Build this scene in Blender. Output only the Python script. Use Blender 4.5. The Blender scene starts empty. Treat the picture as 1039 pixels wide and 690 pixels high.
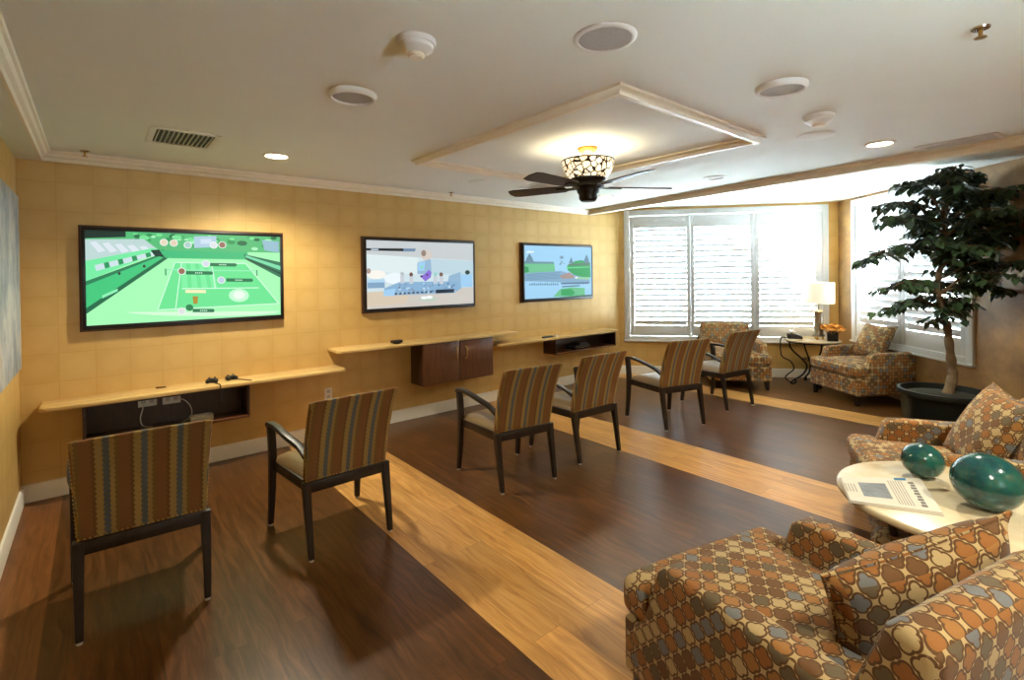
import bpy, bmesh, math, random
from mathutils import Vector, Matrix
random.seed(7)
PI = math.pi
scene = bpy.context.scene
COL = scene.collection

# ------------------------------------------------------------------ helpers
def lin(c):
    return tuple(((v/255.)/12.92 if v/255. <= .04045 else ((v/255.+.055)/1.055)**2.4) for v in c) + (1.,)

def boxuv(me):
    uv = me.uv_layers.new(name='UVMap')
    d = uv.data
    for p in me.polygons:
        n = p.normal; ax, ay, az = abs(n.x), abs(n.y), abs(n.z)
        for li in p.loop_indices:
            c = me.vertices[me.loops[li].vertex_index].co
            if az >= ax and az >= ay: d[li].uv = (c.y, c.x)
            elif ax >= ay: d[li].uv = (c.y, c.z)
            else: d[li].uv = (c.x, c.z)

def obj(name, bm, mat, parent=None, loc=(0, 0, 0), rot=(0, 0, 0), sharp=35):
    me = bpy.data.meshes.new(name)
    bmesh.ops.recalc_face_normals(bm, faces=bm.faces)
    bm.to_mesh(me); bm.free()
    boxuv(me)
    for p in me.polygons: p.use_smooth = True
    me.set_sharp_from_angle(angle=math.radians(sharp))
    for m in (mat if isinstance(mat, (list, tuple)) else [mat]): me.materials.append(m)
    o = bpy.data.objects.new(name, me); COL.objects.link(o)
    o.location = loc; o.rotation_euler = rot
    if parent is not None: o.parent = parent
    return o

def thing(name, label, cat, loc=(0, 0, 0), rz=0, group=None):
    o = bpy.data.objects.new(name, None); COL.objects.link(o)
    o.empty_display_size = .1
    o.location = loc; o.rotation_euler = (0, 0, rz)
    return tag(o, label, cat, group)

def tag(o, label, cat, group=None, kind=None):
    o['label'] = label; o['category'] = cat
    if group: o['group'] = group
    if kind: o['kind'] = kind
    return o

def struct(o, label=None):
    o['kind'] = 'structure'
    if label: o['label'] = label
    return o

def copy_tree(o, parent=None):
    c = o.copy(); COL.objects.link(c)
    if parent is not None: c.parent = parent
    for ch in list(o.children): copy_tree(ch, c)
    return c

def merge(bm, piece, M=None):
    if M is not None: bmesh.ops.transform(piece, matrix=M, verts=piece.verts)
    t = bpy.data.meshes.new('t'); piece.to_mesh(t); piece.free()
    bm.from_mesh(t); bpy.data.meshes.remove(t)

def bevel(b, w, seg=2, ang=20):
    if w <= 0: return
    b.normal_update()
    es = [e for e in b.edges if len(e.link_faces) == 2 and e.calc_face_angle(0) > math.radians(ang)]
    bmesh.ops.bevel(b, geom=es, offset=w, segments=seg, affect='EDGES', profile=.5, clamp_overlap=True)

def box(bm, c, s, bev=0, seg=2, M=None):
    b = bmesh.new()
    bmesh.ops.create_cube(b, size=1)
    bmesh.ops.scale(b, vec=s, verts=b.verts)
    bevel(b, bev, seg)
    bmesh.ops.translate(b, vec=c, verts=b.verts)
    merge(bm, b, M)

def prism(bm, pts, plane, a, c, bev=0, seg=2, M=None, ang=20):
    """extrude a 2D outline; plane 'xy' along z, 'xz' along y, 'yz' along x."""
    b = bmesh.new()
    def P(u, v, w): return {'xy': (u, v, w), 'xz': (u, w, v), 'yz': (w, u, v)}[plane]
    lo = [b.verts.new(P(u, v, a)) for u, v in pts]; hi = [b.verts.new(P(u, v, c)) for u, v in pts]
    b.faces.new(lo); b.faces.new(hi[::-1]); n = len(pts)
    for i in range(n): b.faces.new((lo[i], lo[(i+1) % n], hi[(i+1) % n], hi[i]))
    bmesh.ops.recalc_face_normals(b, faces=b.faces)
    bevel(b, bev, seg, ang)
    merge(bm, b, M)

def lathe(bm, prof, seg=32, c=(0, 0, 0), M=None):
    b = bmesh.new(); rings = []
    for r, z in prof:
        rings.append([b.verts.new((c[0], c[1], c[2]+z))] if r < 1e-6 else
                     [b.verts.new((c[0]+r*math.cos(2*PI*i/seg), c[1]+r*math.sin(2*PI*i/seg), c[2]+z)) for i in range(seg)])
    for A, B in zip(rings, rings[1:]):
        for i in range(seg):
            j = (i+1) % seg
            if len(A) == 1 and len(B) == 1: continue
            if len(A) == 1: b.faces.new((A[0], B[i], B[j]))
            elif len(B) == 1: b.faces.new((A[i], A[j], B[0]))
            else: b.faces.new((A[i], A[j], B[j], B[i]))
    merge(bm, b, M)

def sweep(bm, pts, sizes, axis='z', bev=.004):
    """rectangular bar through points; cross-section lies in the plane normal to axis."""
    b = bmesh.new(); rings = []
    for (x, y, z), (p, q) in zip(pts, sizes):
        o = [(-p, -q), (p, -q), (p, q), (-p, q)]
        if axis == 'z': rings.append([b.verts.new((x+u, y+v, z)) for u, v in o])
        elif axis == 'x': rings.append([b.verts.new((x, y+u, z+v)) for u, v in o])
        else: rings.append([b.verts.new((x+u, y, z+v)) for u, v in o])
    b.faces.new(rings[0]); b.faces.new(rings[-1][::-1])
    for A, B in zip(rings, rings[1:]):
        for i in range(4): b.faces.new((A[i], A[(i+1) % 4], B[(i+1) % 4], B[i]))
    bmesh.ops.recalc_face_normals(b, faces=b.faces)
    bevel(b, bev, 2, 40)
    merge(bm, b)

def tube(bm, pts, r, seg=8, cap=True):
    b = bmesh.new(); pts = [Vector(p) for p in pts]; rings = []
    rr = r if isinstance(r, (list, tuple)) else [r]*len(pts)
    up = Vector((0, 0, 1)); nrm = None
    for i, p in enumerate(pts):
        t = (pts[min(i+1, len(pts)-1)]-pts[max(i-1, 0)]).normalized()
        if nrm is None: nrm = t.cross(up if abs(t.z) < .9 else Vector((1, 0, 0))).normalized()
        nrm = (nrm-t*nrm.dot(t)).normalized(); bi = t.cross(nrm)
        rings.append([b.verts.new(p+(nrm*math.cos(2*PI*k/seg)+bi*math.sin(2*PI*k/seg))*rr[i]) for k in range(seg)])
    for A, B in zip(rings, rings[1:]):
        for k in range(seg): b.faces.new((A[k], A[(k+1) % seg], B[(k+1) % seg], B[k]))
    if cap: b.faces.new(rings[0][::-1]); b.faces.new(rings[-1])
    merge(bm, b)

def smooth(pts, n=6):
    pts = [Vector(p) for p in pts]; out = []
    for i in range(len(pts)-1):
        p0, p1, p2, p3 = pts[max(i-1, 0)], pts[i], pts[i+1], pts[min(i+2, len(pts)-1)]
        for k in range(n):
            t = k/n
            out.append(.5*((2*p1)+(p2-p0)*t+(2*p0-5*p1+4*p2-p3)*t*t+(3*p1-p0-3*p2+p3)*t**3))
    return out+[pts[-1]]

def cushion(bm, c, s, r, puff=(0, 0), n=12, M=None):
    """soft box: rounded edges, faces along local z swelling by puff[0], along x,y by puff[1]."""
    b = bmesh.new()
    bmesh.ops.create_cube(b, size=2)
    bmesh.ops.subdivide_edges(b, edges=b.edges[:], cuts=n, use_grid_fill=True)
    hx, hy, hz = s[0]/2, s[1]/2, s[2]/2
    for v in b.verts:
        u = [math.copysign(abs(k)**.75, k) for k in v.co]
        p = Vector((u[0]*hx, u[1]*hy, u[2]*hz))
        q = Vector((max(-hx+r, min(hx-r, p.x)), max(-hy+r, min(hy-r, p.y)), max(-hz+r, min(hz-r, p.z))))
        d = p-q
        if d.length > 1e-9: p = q+d.normalized()*min(r, d.length*1.0) if d.length > r else p
        fx, fy, fz = 1-u[0]**2, 1-u[1]**2, 1-u[2]**2
        p.z += math.copysign(puff[0], u[2])*fx*fy*(abs(u[2]))
        p.x += u[0]*puff[1]*fy*fz; p.y += u[1]*puff[1]*fx*fz
        v.co = p
    bmesh.ops.translate(b, vec=c, verts=b.verts)
    merge(bm, b, M)

def pillow_mesh(bm, w, h, t, n=16):
    """throw pillow in the local xz plane (thickness along y), pointed corners, closed at a seam."""
    b = bmesh.new(); F = []; K = []
    for side, store in ((-1, F), (1, K)):
        for i in range(n+1):
            row = []
            for j in range(n+1):
                u, v = 2*i/n-1, 2*j/n-1
                if side == 1 and (i in (0, n) or j in (0, n)): row.append(F[i][j]); continue
                pin = 1-.10*((1-u*u)*abs(v)**3)       # edges pull in between corners
                pin2 = 1-.10*((1-v*v)*abs(u)**3)
                th = t/2*((1-u**2)*(1-v**2))**.42
                wr = .006*math.sin(7*u+3*v)*(1-u*u)*(1-v*v)
                row.append(b.verts.new((u*w/2*pin2, side*(th+wr), v*h/2*pin)))
            store.append(row)
    for G in (F, K):
        for i in range(n):
            for j in range(n):
                b.faces.new((G[i][j], G[i+1][j], G[i+1][j+1], G[i][j+1]))
    merge(bm, b)
    e = [(-w/2, -h/2), (w/2, -h/2), (w/2, h/2), (-w/2, h/2)]

# ------------------------------------------------------------------ materials
class NT:
    def __init__(s, name):
        s.m = bpy.data.materials.new(name); s.m.use_nodes = True
        s.t = s.m.node_tree; s.b = s.t.nodes['Principled BSDF']; s.out = s.t.nodes['Material Output']
    def n(s, typ, **kw):
        x = s.t.nodes.new(typ)
        for k, v in kw.items(): setattr(x, k, v)
        return x
    def l(s, a, b): s.t.links.new(a, b)
    def put(s, sock, v):
        if hasattr(v, 'node'): s.l(v, sock)
        else: sock.default_value = v
    def math(s, op, a, b=0., c=None):
        x = s.n('ShaderNodeMath', operation=op); s.put(x.inputs[0], a); s.put(x.inputs[1], b)
        if c is not None: s.put(x.inputs[2], c)
        return x.outputs[0]
    def mix(s, f, a, b, blend='MIX'):
        x = s.n('ShaderNodeMix', data_type='RGBA', blend_type=blend)
        s.put(x.inputs[0], f); s.put(x.inputs[6], a); s.put(x.inputs[7], b); return x.outputs[2]
    def uv(s): return s.n('ShaderNodeTexCoord').outputs['UV']
    def objc(s): return s.n('ShaderNodeTexCoord').outputs['Object']
    def map(s, v, scale=(1, 1, 1), loc=(0, 0, 0), rot=(0, 0, 0)):
        x = s.n('ShaderNodeMapping'); s.l(v, x.inputs[0]); x.inputs[1].default_value = loc
        x.inputs[2].default_value = rot; x.inputs[3].default_value = scale; return x.outputs[0]
    def noise(s, v, scale=5, detail=3, rough=.5):
        x = s.n('ShaderNodeTexNoise'); s.l(v, x.inputs['Vector']); x.inputs['Scale'].default_value = scale
        x.inputs['Detail'].default_value = detail; x.inputs['Roughness'].default_value = rough
        return x.outputs[0]
    def ramp(s, f, stops, interp='LINEAR'):
        x = s.n('ShaderNodeValToRGB'); x.color_ramp.interpolation = interp; s.l(f, x.inputs[0])
        e = x.color_ramp.elements
        while len(e) < len(stops): e.new(.5)
        for k, (p, c) in zip(e, stops): k.position = p; k.color = c
        return x.outputs[0]
    def bump(s, h, strength=.2, dist=.01):
        x = s.n('ShaderNodeBump'); x.inputs['Strength'].default_value = strength
        x.inputs['Distance'].default_value = dist; s.l(h, x.inputs['Height']); s.l(x.outputs[0], s.b.inputs['Normal'])
    def col(s, v): s.put(s.b.inputs['Base Color'], v)
    def set(s, rough=None, metal=None, spec=None, coat=None):
        if rough is not None: s.put(s.b.inputs['Roughness'], rough)
        if metal is not None: s.b.inputs['Metallic'].default_value = metal
        if spec is not None: s.b.inputs['Specular IOR Level'].default_value = spec
        if coat is not None: s.b.inputs['Coat Weight'].default_value = coat; s.b.inputs['Coat Roughness'].default_value = .15

def plain(name, c, rough=.5, metal=0., var=.06, scale=12, spec=None, bump=0):
    m = NT(name)
    f = m.noise(m.objc(), scale, 4)
    a = lin(c); k = 1-var*2
    m.col(m.mix(f, (a[0]*k, a[1]*k, a[2]*k, 1), (min(1, a[0]*(1+var*2)), min(1, a[1]*(1+var*2)), min(1, a[2]*(1+var*2)), 1)))
    m.set(rough, metal, spec)
    if bump: m.bump(m.noise(m.objc(), scale*8, 3), bump, .003)
    return m.m

def emit(name, c, s=1., mix_base=True):
    m = NT(name); m.col((0.01, .01, .01, 1)); m.set(.55, spec=.2)
    m.b.inputs['Emission Color'].default_value = lin(c); m.b.inputs['Emission Strength'].default_value = s
    return m.m

def mat_wallpaper():
    m = NT('gold_square_wallpaper'); uv = m.uv()
    b = m.n('ShaderNodeTexBrick'); b.offset = 0; b.squash = 1; m.l(uv, b.inputs['Vector'])
    b.inputs['Color1'].default_value = lin((216, 180, 110)); b.inputs['Color2'].default_value = lin((209, 171, 100))
    b.inputs['Mortar'].default_value = lin((205, 166, 95))
    b.inputs['Scale'].default_value = 1; b.inputs['Mortar Size'].default_value = .006; b.inputs['Mortar Smooth'].default_value = .8
    b.inputs['Brick Width'].default_value = .205; b.inputs['Row Height'].default_value = .205
    n1 = m.noise(m.map(uv, (1, 1, 1)), 3.2, 4, .6)
    c = m.mix(m.math('MULTIPLY', n1, .5), b.outputs['Color'], lin((188, 143, 72)))
    # round leaf highlight in each square
    fx = m.n('ShaderNodeSeparateXYZ'); m.l(m.map(uv, (1/.205, 1/.205, 1)), fx.inputs[0])
    dx = m.math('SUBTRACT', m.math('FRACT', fx.outputs[0]), .5); dy = m.math('SUBTRACT', m.math('FRACT', fx.outputs[1]), .5)
    r = m.math('SQRT', m.math('ADD', m.math('MULTIPLY', dx, dx), m.math('MULTIPLY', dy, dy)))
    g = m.n('ShaderNodeMapRange'); g.interpolation_type = 'SMOOTHSTEP'; m.l(r, g.inputs[0])
    g.inputs[1].default_value = .48; g.inputs[2].default_value = .2; g.inputs[3].default_value = 0; g.inputs[4].default_value = .22
    c = m.mix(g.outputs[0], c, lin((226, 192, 124)))
    m.col(c); m.set(.42, .15)
    m.bump(m.noise(uv, 60, 3), .05, .002)
    return m.m

def mat_faux():
    m = NT('mottled_faux_wall'); uv = m.uv()
    n = m.noise(uv, 2.6, 6, .65)
    m.col(m.ramp(n, [(.3, lin((112, 84, 52))), (.5, lin((146, 110, 64))), (.7, lin((178, 136, 76)))]))
    m.set(.5); return m.m

def mat_wood_floor(name, c1, c2, c3, rough=.3):
    m = NT(name); uv = m.uv()              # UV = (y, x): planks run along x
    sw = m.n('ShaderNodeSeparateXYZ'); m.l(uv, sw.inputs[0])
    cb = m.n('ShaderNodeCombineXYZ'); m.l(sw.outputs[1], cb.inputs[0]); m.l(sw.outputs[0], cb.inputs[1])
    v = cb.outputs[0]
    b = m.n('ShaderNodeTexBrick'); b.offset = .37; b.offset_frequency = 2; m.l(v, b.inputs['Vector'])
    b.inputs['Color1'].default_value = (0, 0, 0, 1); b.inputs['Color2'].default_value = (1, 1, 1, 1); b.inputs['Mortar'].default_value = (.45, .45, .45, 1)
    b.inputs['Scale'].default_value = 1; b.inputs['Mortar Size'].default_value = .0012; b.inputs['Brick Width'].default_value = 1.25; b.inputs['Row Height'].default_value = .152
    warp = m.noise(m.map(v, (1.2, 6, 1)), 1.6, 2)
    add = m.n('ShaderNodeVectorMath', operation='ADD'); m.l(m.map(v, (1.6, 26, 1)), add.inputs[0])
    sc = m.n('ShaderNodeVectorMath', operation='SCALE'); sc.inputs['Scale'].default_value = 3.2
    cb2 = m.n('ShaderNodeCombineXYZ'); m.l(b.outputs['Color'], cb2.inputs[0]); m.l(warp, cb2.inputs[1]); m.l(cb2.outputs[0], sc.inputs[0])
    m.l(sc.outputs[0], add.inputs[1])
    g = m.noise(add.outputs[0], 1.5, 8, .62)
    c = m.ramp(g, [(.25, lin(c1)), (.5, lin(c2)), (.72, lin(c3))])
    big = m.noise(m.map(v, (.9, 3.2, 1)), 1.3, 3)
    pl = m.math('ADD', m.math('MULTIPLY', b.outputs['Color'], .34), m.math('ADD', m.math('MULTIPLY', big, .4), .58))
    bw = m.n('ShaderNodeCombineColor'); [m.l(pl, bw.inputs[i]) for i in range(3)]
    c = m.mix(1., c, bw.outputs[0], 'MULTIPLY')
    c = m.mix(m.math('MULTIPLY', b.outputs['Fac'], .55), c, lin((30, 18, 10)))
    m.col(c)
    m.set(m.math('ADD', m.math('MULTIPLY', g, .15), rough-.07), spec=.36)
    m.bump(g, .06, .003)
    return m.m

def mat_wood(name, c1, c2, rough=.35, scale=1.):
    m = NT(name); v = m.objc()
    g = m.noise(m.map(v, (22*scale, 22*scale, 2.2*scale)), 1.6, 6, .6)
    m.col(m.ramp(g, [(.3, lin(c1)), (.7, lin(c2))])); m.set(rough); return m.m

def mat_trellis():
    """quatrefoil trellis upholstery: cream outline, rust / brown / tan / slate cells, 7 cm repeat."""
    m = NT('quatrefoil_upholstery'); uv = m.uv()
    s = m.n('ShaderNodeSeparateXYZ'); m.l(m.map(uv, (1/.037, 1/.037, 1)), s.inputs[0])
    u, v = s.outputs[0], s.outputs[1]
    def half(op): return m.math('ROUND', m.math('MULTIPLY', m.math(op, u, v), .5))
    P_, Q_ = half('ADD'), half('SUBTRACT')
    dx = m.math('SUBTRACT', u, m.math('ADD', P_, Q_)); dy = m.math('SUBTRACT', v, m.math('SUBTRACT', P_, Q_))
    ax, ay = m.math('ABSOLUTE', dx), m.math('ABSOLUTE', dy)
    hi, lo = m.math('SUBTRACT', m.math('MAXIMUM', ax, ay), .34), m.math('MINIMUM', ax, ay)
    f = m.math('SUBTRACT', m.math('SQRT', m.math('ADD', m.math('MULTIPLY', hi, hi), m.math('MULTIPLY', lo, lo))), .50)
    cb = m.n('ShaderNodeCombineXYZ'); m.l(P_, cb.inputs[0]); m.l(Q_, cb.inputs[1])
    wn = m.n('ShaderNodeTexWhiteNoise', noise_dimensions='2D'); m.l(cb.outputs[0], wn.inputs['Vector'])
    cell = m.ramp(wn.outputs[0], [(0, lin((158, 102, 48))), (.28, lin((116, 80, 46))), (.46, lin((196, 170, 122))),
                                  (.64, lin((106, 92, 68))), (.78, lin((122, 124, 126))), (.86, lin((168, 116, 60)))], 'CONSTANT')
    f = m.math('MINIMUM', f, m.math('SUBTRACT', m.math('SQRT', m.math('ADD', m.math('MULTIPLY', dx, dx), m.math('MULTIPLY', dy, dy))), .62))
    ring = m.math('GREATER_THAN', f, -.19)
    dark = m.mix(ring, cell, lin((98, 66, 36)))
    line = m.math('GREATER_THAN', f, -.04)
    c = m.mix(line, dark, lin((200, 172, 122)))
    fib = m.noise(m.map(uv, (420, 420, 1)), 1, 2)
    c = m.mix(m.math('MULTIPLY', fib, .35), c, lin((60, 40, 22)))
    m.col(c); m.set(.85, spec=.2)
    m.b.inputs['Sheen Weight'].default_value = .15
    m.bump(m.math('ADD', fib, m.math('MULTIPLY', line, .6)), .25, .002)
    return m.m

def mat_stripes():
    m = NT('striped_chair_fabric'); uv = m.uv()
    s = m.n('ShaderNodeSeparateXYZ'); m.l(uv, s.inputs[0])
    zig = m.math('MULTIPLY', m.math('SUBTRACT', m.math('PINGPONG', m.math('MULTIPLY', s.outputs[1], 1/.012), 1), .5), .05)
    x = m.math('FRACT', m.math('ADD', m.math('DIVIDE', m.math('ADD', s.outputs[0], .147), .133), zig))
    c = m.ramp(x, [(0, lin((92, 98, 96))), (.17, lin((156, 124, 68))), (.30, lin((122, 92, 46))), (.40, lin((130, 86, 46))),
                   (.70, lin((112, 76, 38))), (.80, lin((160, 130, 72)))], 'CONSTANT')
    fib = m.noise(m.map(uv, (500, 300, 1)), 1, 2)
    c = m.mix(m.math('MULTIPLY', fib, .35), c, lin((50, 34, 20)))
    m.col(c); m.set(.8, spec=.25); m.bump(fib, .25, .002)
    return m.m

def mat_shade_glass():
    m = NT('leaded_glass_shade'); v = m.objc()
    vo = m.n('ShaderNodeTexVoronoi', feature='DISTANCE_TO_EDGE'); m.l(v, vo.inputs['Vector']); vo.inputs['Scale'].default_value = 24
    vc = m.n('ShaderNodeTexVoronoi'); m.l(v, vc.inputs['Vector']); vc.inputs['Scale'].default_value = 24
    line = m.math('LESS_THAN', vo.outputs['Distance'], .085)
    gl = m.mix(m.math('MULTIPLY', vc.outputs['Distance'], .9), lin((255, 246, 220)), lin((240, 205, 150)))
    m.col(m.mix(line, gl, lin((40, 24, 12)))); m.set(.3)
    m.l(m.mix(line, gl, (0, 0, 0, 1)), m.b.inputs['Emission Color']); m.b.inputs['Emission Strength'].default_value = 1.0
    return m.m

def mat_glaze():
    m = NT('teal_crackle_glaze'); v = m.objc()
    n = m.noise(v, 9, 5, .7); n2 = m.noise(v, 40, 3, .6)
    c = m.ramp(n, [(.33, lin((18, 62, 70))), (.48, lin((26, 92, 94))), (.6, lin((40, 116, 98))), (.70, lin((70, 66, 50)))])
    c = m.mix(m.math('MULTIPLY', n2, .6), c, lin((12, 56, 66)))
    c = m.mix(m.math('MULTIPLY', m.math('GREATER_THAN', m.noise(v, 46, 4, .75), .56), .55), c, lin((62, 84, 70)))
    m.col(c); m.set(.12, coat=.4); m.bump(m.noise(v, 24, 4), .22, .008); return m.m

def mat_stone():
    m = NT('cream_marble'); v = m.objc()
    n = m.noise(v, 4, 6, .65)
    m.col(m.ramp(n, [(.3, lin((204, 180, 140))), (.5, lin((228, 212, 178))), (.7, lin((236, 224, 200)))])); m.set(.25); return m.m

def mat_shelf():
    m = NT('pale_shelf_laminate'); v = m.objc()
    n = m.noise(m.map(v, (18, 1.6, 10)), 1.4, 5)
    m.col(m.ramp(n, [(.3, lin((196, 158, 96))), (.7, lin((222, 190, 128)))])); m.set(.35); return m.m

def mat_pane():
    m = NT('window_glass'); t = m.t
    tr = m.n('ShaderNodeBsdfTransparent'); gl = m.n('ShaderNodeBsdfGlossy'); gl.inputs['Roughness'].default_value = .02
    lw = m.n('ShaderNodeLayerWeight'); lw.inputs['Blend'].default_value = .5
    fac = m.math('ADD', .03, m.math('MULTIPLY', m.math('POWER', lw.outputs['Facing'], 5), .7))
    mx = m.n('ShaderNodeMixShader'); m.l(fac, mx.inputs[0]); m.l(tr.outputs[0], mx.inputs[1]); m.l(gl.outputs[0], mx.inputs[2])
    m.l(mx.outputs[0], m.out.inputs['Surface']); return m.m

def mat_canvas():
    m = NT('grey_abstract_canvas'); uv = m.uv()
    n = m.noise(m.map(uv, (1.5, 1.0, 1), rot=(0, 0, .5)), 2.2, 6, .65)
    m.col(m.ramp(n, [(.3, lin((96, 104, 116))), (.45, lin((150, 156, 164))), (.6, lin((196, 196, 192))), (.75, lin((176, 160, 130)))])); m.set(.6); return m.m

M = dict(
    wall=mat_wallpaper(), faux=mat_faux(), ceil=plain('ceiling_paint', (234, 234, 222), .8, var=.015, scale=3),
    trim=plain('white_trim', (240, 234, 220), .4, var=.02), crown=plain('cream_moulding', (240, 228, 202), .45, var=.02),
    shutter=plain('white_shutter', (228, 231, 232), .45, var=.01),
    floor_dark=mat_wood_floor('dark_plank_floor', (48, 28, 12), (84, 52, 23), (114, 72, 36), .31),
    floor_light=mat_wood_floor('light_plank_floor', (150, 98, 46), (198, 145, 80), (216, 168, 104), .33),
    floor_mid=mat_wood_floor('border_plank_floor', (84, 50, 25), (128, 80, 42), (150, 98, 56), .33),
    espresso=mat_wood('espresso_wood', (24, 16, 11), (42, 28, 18), .42),
    walnut=mat_wood('walnut_veneer', (74, 42, 22), (104, 62, 34), .35),
    cubby=mat_wood('dark_cubby_wood', (40, 24, 14), (66, 40, 22), .4),
    frame=mat_wood('tv_wood_surround', (74, 44, 22), (104, 64, 34), .45),
    vinyl=plain('taupe_vinyl_seat', (128, 104, 74), .3, var=.06, scale=6),
    stripe=mat_stripes(), trellis=mat_trellis(), glaze=mat_glaze(), stone=mat_stone(), shelf=mat_shelf(),
    brass=plain('brass', (190, 150, 84), .3, 1.), chrome=plain('brushed_steel', (190, 188, 182), .25, 1.), glide=plain('nylon_glide', (196, 190, 178), .5),
    black=plain('black_plastic', (16, 15, 15), .35), grey=plain('speaker_grille', (184, 180, 172), .8, scale=80), dgrey=plain('dark_slot', (58, 54, 48), .7),
    white=plain('white_plastic', (230, 226, 216), .4, var=.02), iron=plain('wrought_iron', (24, 20, 18), .45, .6),
    bronze=plain('oil_rubbed_bronze', (30, 22, 17), .4, .5), blade=mat_wood('fan_blade_wood', (46, 32, 22), (72, 52, 36), .45),
    gilt=plain('gilt_canopy', (186, 140, 74), .35, .7), glass_shade=mat_shade_glass(), pane=mat_pane(), canvas=mat_canvas(),
    pot=plain('dark_glazed_pot', (16, 20, 17), .45, var=.15, scale=5, spec=.25), soil=plain('potting_moss', (40, 36, 24), .95, var=.3, scale=30),
    bark=plain('tan_bark', (104, 84, 60), .85, var=.25, scale=20, bump=.4), leaf=None, leaf2=None,
    linen=None, paper=plain('newsprint', (224, 218, 206), .8, var=.03), ink=plain('news_ink_grey', (120, 116, 112), .9), photo=plain('news_photo', (132, 138, 146), .8, var=.25, scale=30), blueink=plain('news_blue_ink', (52, 110, 150), .8),
    orange=plain('orange_petals', (206, 140, 44), .7, var=.2, scale=40), mercury=plain('mercury_glass', (140, 128, 112), .2, .6, var=.25, scale=14),
    cable=plain('white_cable', (214, 208, 196), .5), rattan=None)

def leafmat(name, c):
    m = NT(name); n = m.noise(m.objc(), 9, 3)
    a = lin(c); m.col(m.mix(n, (a[0]*.5, a[1]*.5, a[2]*.5, 1), (a[0]*1.5, a[1]*1.5, a[2]*1.5, 1))); m.set(.4)
    m.b.inputs['Subsurface Weight'].default_value = 0
    return m.m
M['leaf'] = leafmat('ficus_leaf', (58, 82, 52)); M['leaf2'] = leafmat('ficus_leaf_dark', (40, 58, 42))
def lampshade_mat():
    m = NT('linen_lampshade'); m.col(lin((232, 226, 210))); m.set(.8)
    m.b.inputs['Emission Color'].default_value = lin((255, 238, 205)); m.b.inputs['Emission Strength'].default_value = .55
    m.bump(m.noise(m.map(m.objc(), (120, 120, 120)), 1, 2), .2, .002); return m.m
M['linen'] = lampshade_mat()
LED = emit('downlight_lens', (255, 240, 212), 25.)

# ------------------------------------------------------------------ setting
HW, HC, HB = 2.40, 2.47, 2.54
A0 = Vector((0, 6.62, 0)); tA = math.radians(50.06); dA = Vector((math.sin(tA), math.cos(tA), 0))
LA = 3.083; C1 = A0+dA*LA
tB = math.radians(132.9); dB = Vector((math.sin(tB), math.cos(tB), 0)); LB = 5.1; C2 = C1+dB*LB
XR = C2.x
T = .14

def bm_(): return bmesh.new()
# floor, cut at the stripe borders (stripes run from the screen wall into the room)
bm = bm_()
ys = [(-.3, 0), (0.0, .215), (.215, 1.745), (1.745, 2.37), (2.37, 3.93), (3.93, 4.50), (4.50, 6.37), (6.37, 6.77), (6.77, 9.2)]
kinds = [2, 2, 0, 1, 0, 1, 0, 1, 0]
for (a, b), k in zip(ys, kinds):
    vs = [bm.verts.new((x, y, 0)) for x, y in ((-.2, a), (XR+.2, a), (XR+.2, b), (-.2, b))]
    f = bm.faces.new(vs); f.material_index = k
bmesh.ops.remove_doubles(bm, verts=bm.verts, dist=1e-5)
for p0_, d_ in ((A0, dA), (C1, dB)):
    nrm_ = Vector((-d_.y, d_.x, 0))
    bmesh.ops.bisect_plane(bm, geom=bm.verts[:]+bm.edges[:]+bm.faces[:], plane_co=p0_+nrm_*T, plane_no=nrm_, clear_outer=True)
ret = bmesh.ops.extrude_face_region(bm, geom=bm.faces[:])
bmesh.ops.translate(bm, vec=(0, 0, -.06), verts=[e for e in ret['geom'] if isinstance(e, bmesh.types.BMVert)])
struct(obj('floor', bm, [M['floor_dark'], M['floor_light'], M['floor_mid']]))

def wall(name, p0, d, L, h, mat, holes=(), side=-1, z0=0.):
    """wall of thickness T along direction d from p0; holes (t0,t1,z0,z1); built in its own frame (x along wall)."""
    ts = sorted({0, L, *[v for q in holes for v in q[:2]]}); zs = sorted({z0, h, *[v for q in holes for v in q[2:]]})
    bm = bm_()
    for a, b in zip(ts, ts[1:]):
        for c, e in zip(zs, zs[1:]):
            mt, mz = (a+b)/2, (c+e)/2
            if any(q[0] < mt < q[1] and q[2] < mz < q[3] for q in holes): continue
            box(bm, (mt, side*T/2, mz), (b-a, T, e-c))
    bmesh.ops.remove_doubles(bm, verts=bm.verts, dist=1e-5)
    return struct(obj(name, bm, mat, loc=p0, rot=(0, 0, math.atan2(d.y, d.x))))
WA = (.08, 2.95, .50, 2.505); WB = (.33, 2.24, .58, 2.505)
holeA = (WA[0]+.06, WA[1]-.06, WA[2]+.06, WA[3]-.06); holeB = (WB[0]+.06, WB[1]-.06, WB[2]+.06, WB[3]-.06)
wall('wall_front', Vector((0, 0, 0)), Vector((0, 1, 0)), 6.62, 2.56, M['wall'], side=1)
wall('wall_left', Vector((-T, 0, 0)), Vector((1, 0, 0)), XR+2*T, 2.56, M['wall'])
wall('wall_back', A0, dA, LA, 2.58, M['wall'], [holeA], side=1)
wall('wall_right', C1, dB, LB, 2.58, M['faux'], [holeB], side=1)
WC = (C2.y-2.18, C2.y-1.28, .80, 2.30)  # extent of the added window in the unseen rear wall
wall('wall_rear', Vector((XR, C2.y, 0)), Vector((0, -1, 0)), C2.y, 2.58, M['faux'], [(WC[0]+.06, WC[1]-.06, WC[2]+.06, WC[3]-.06)], side=1)

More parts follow.
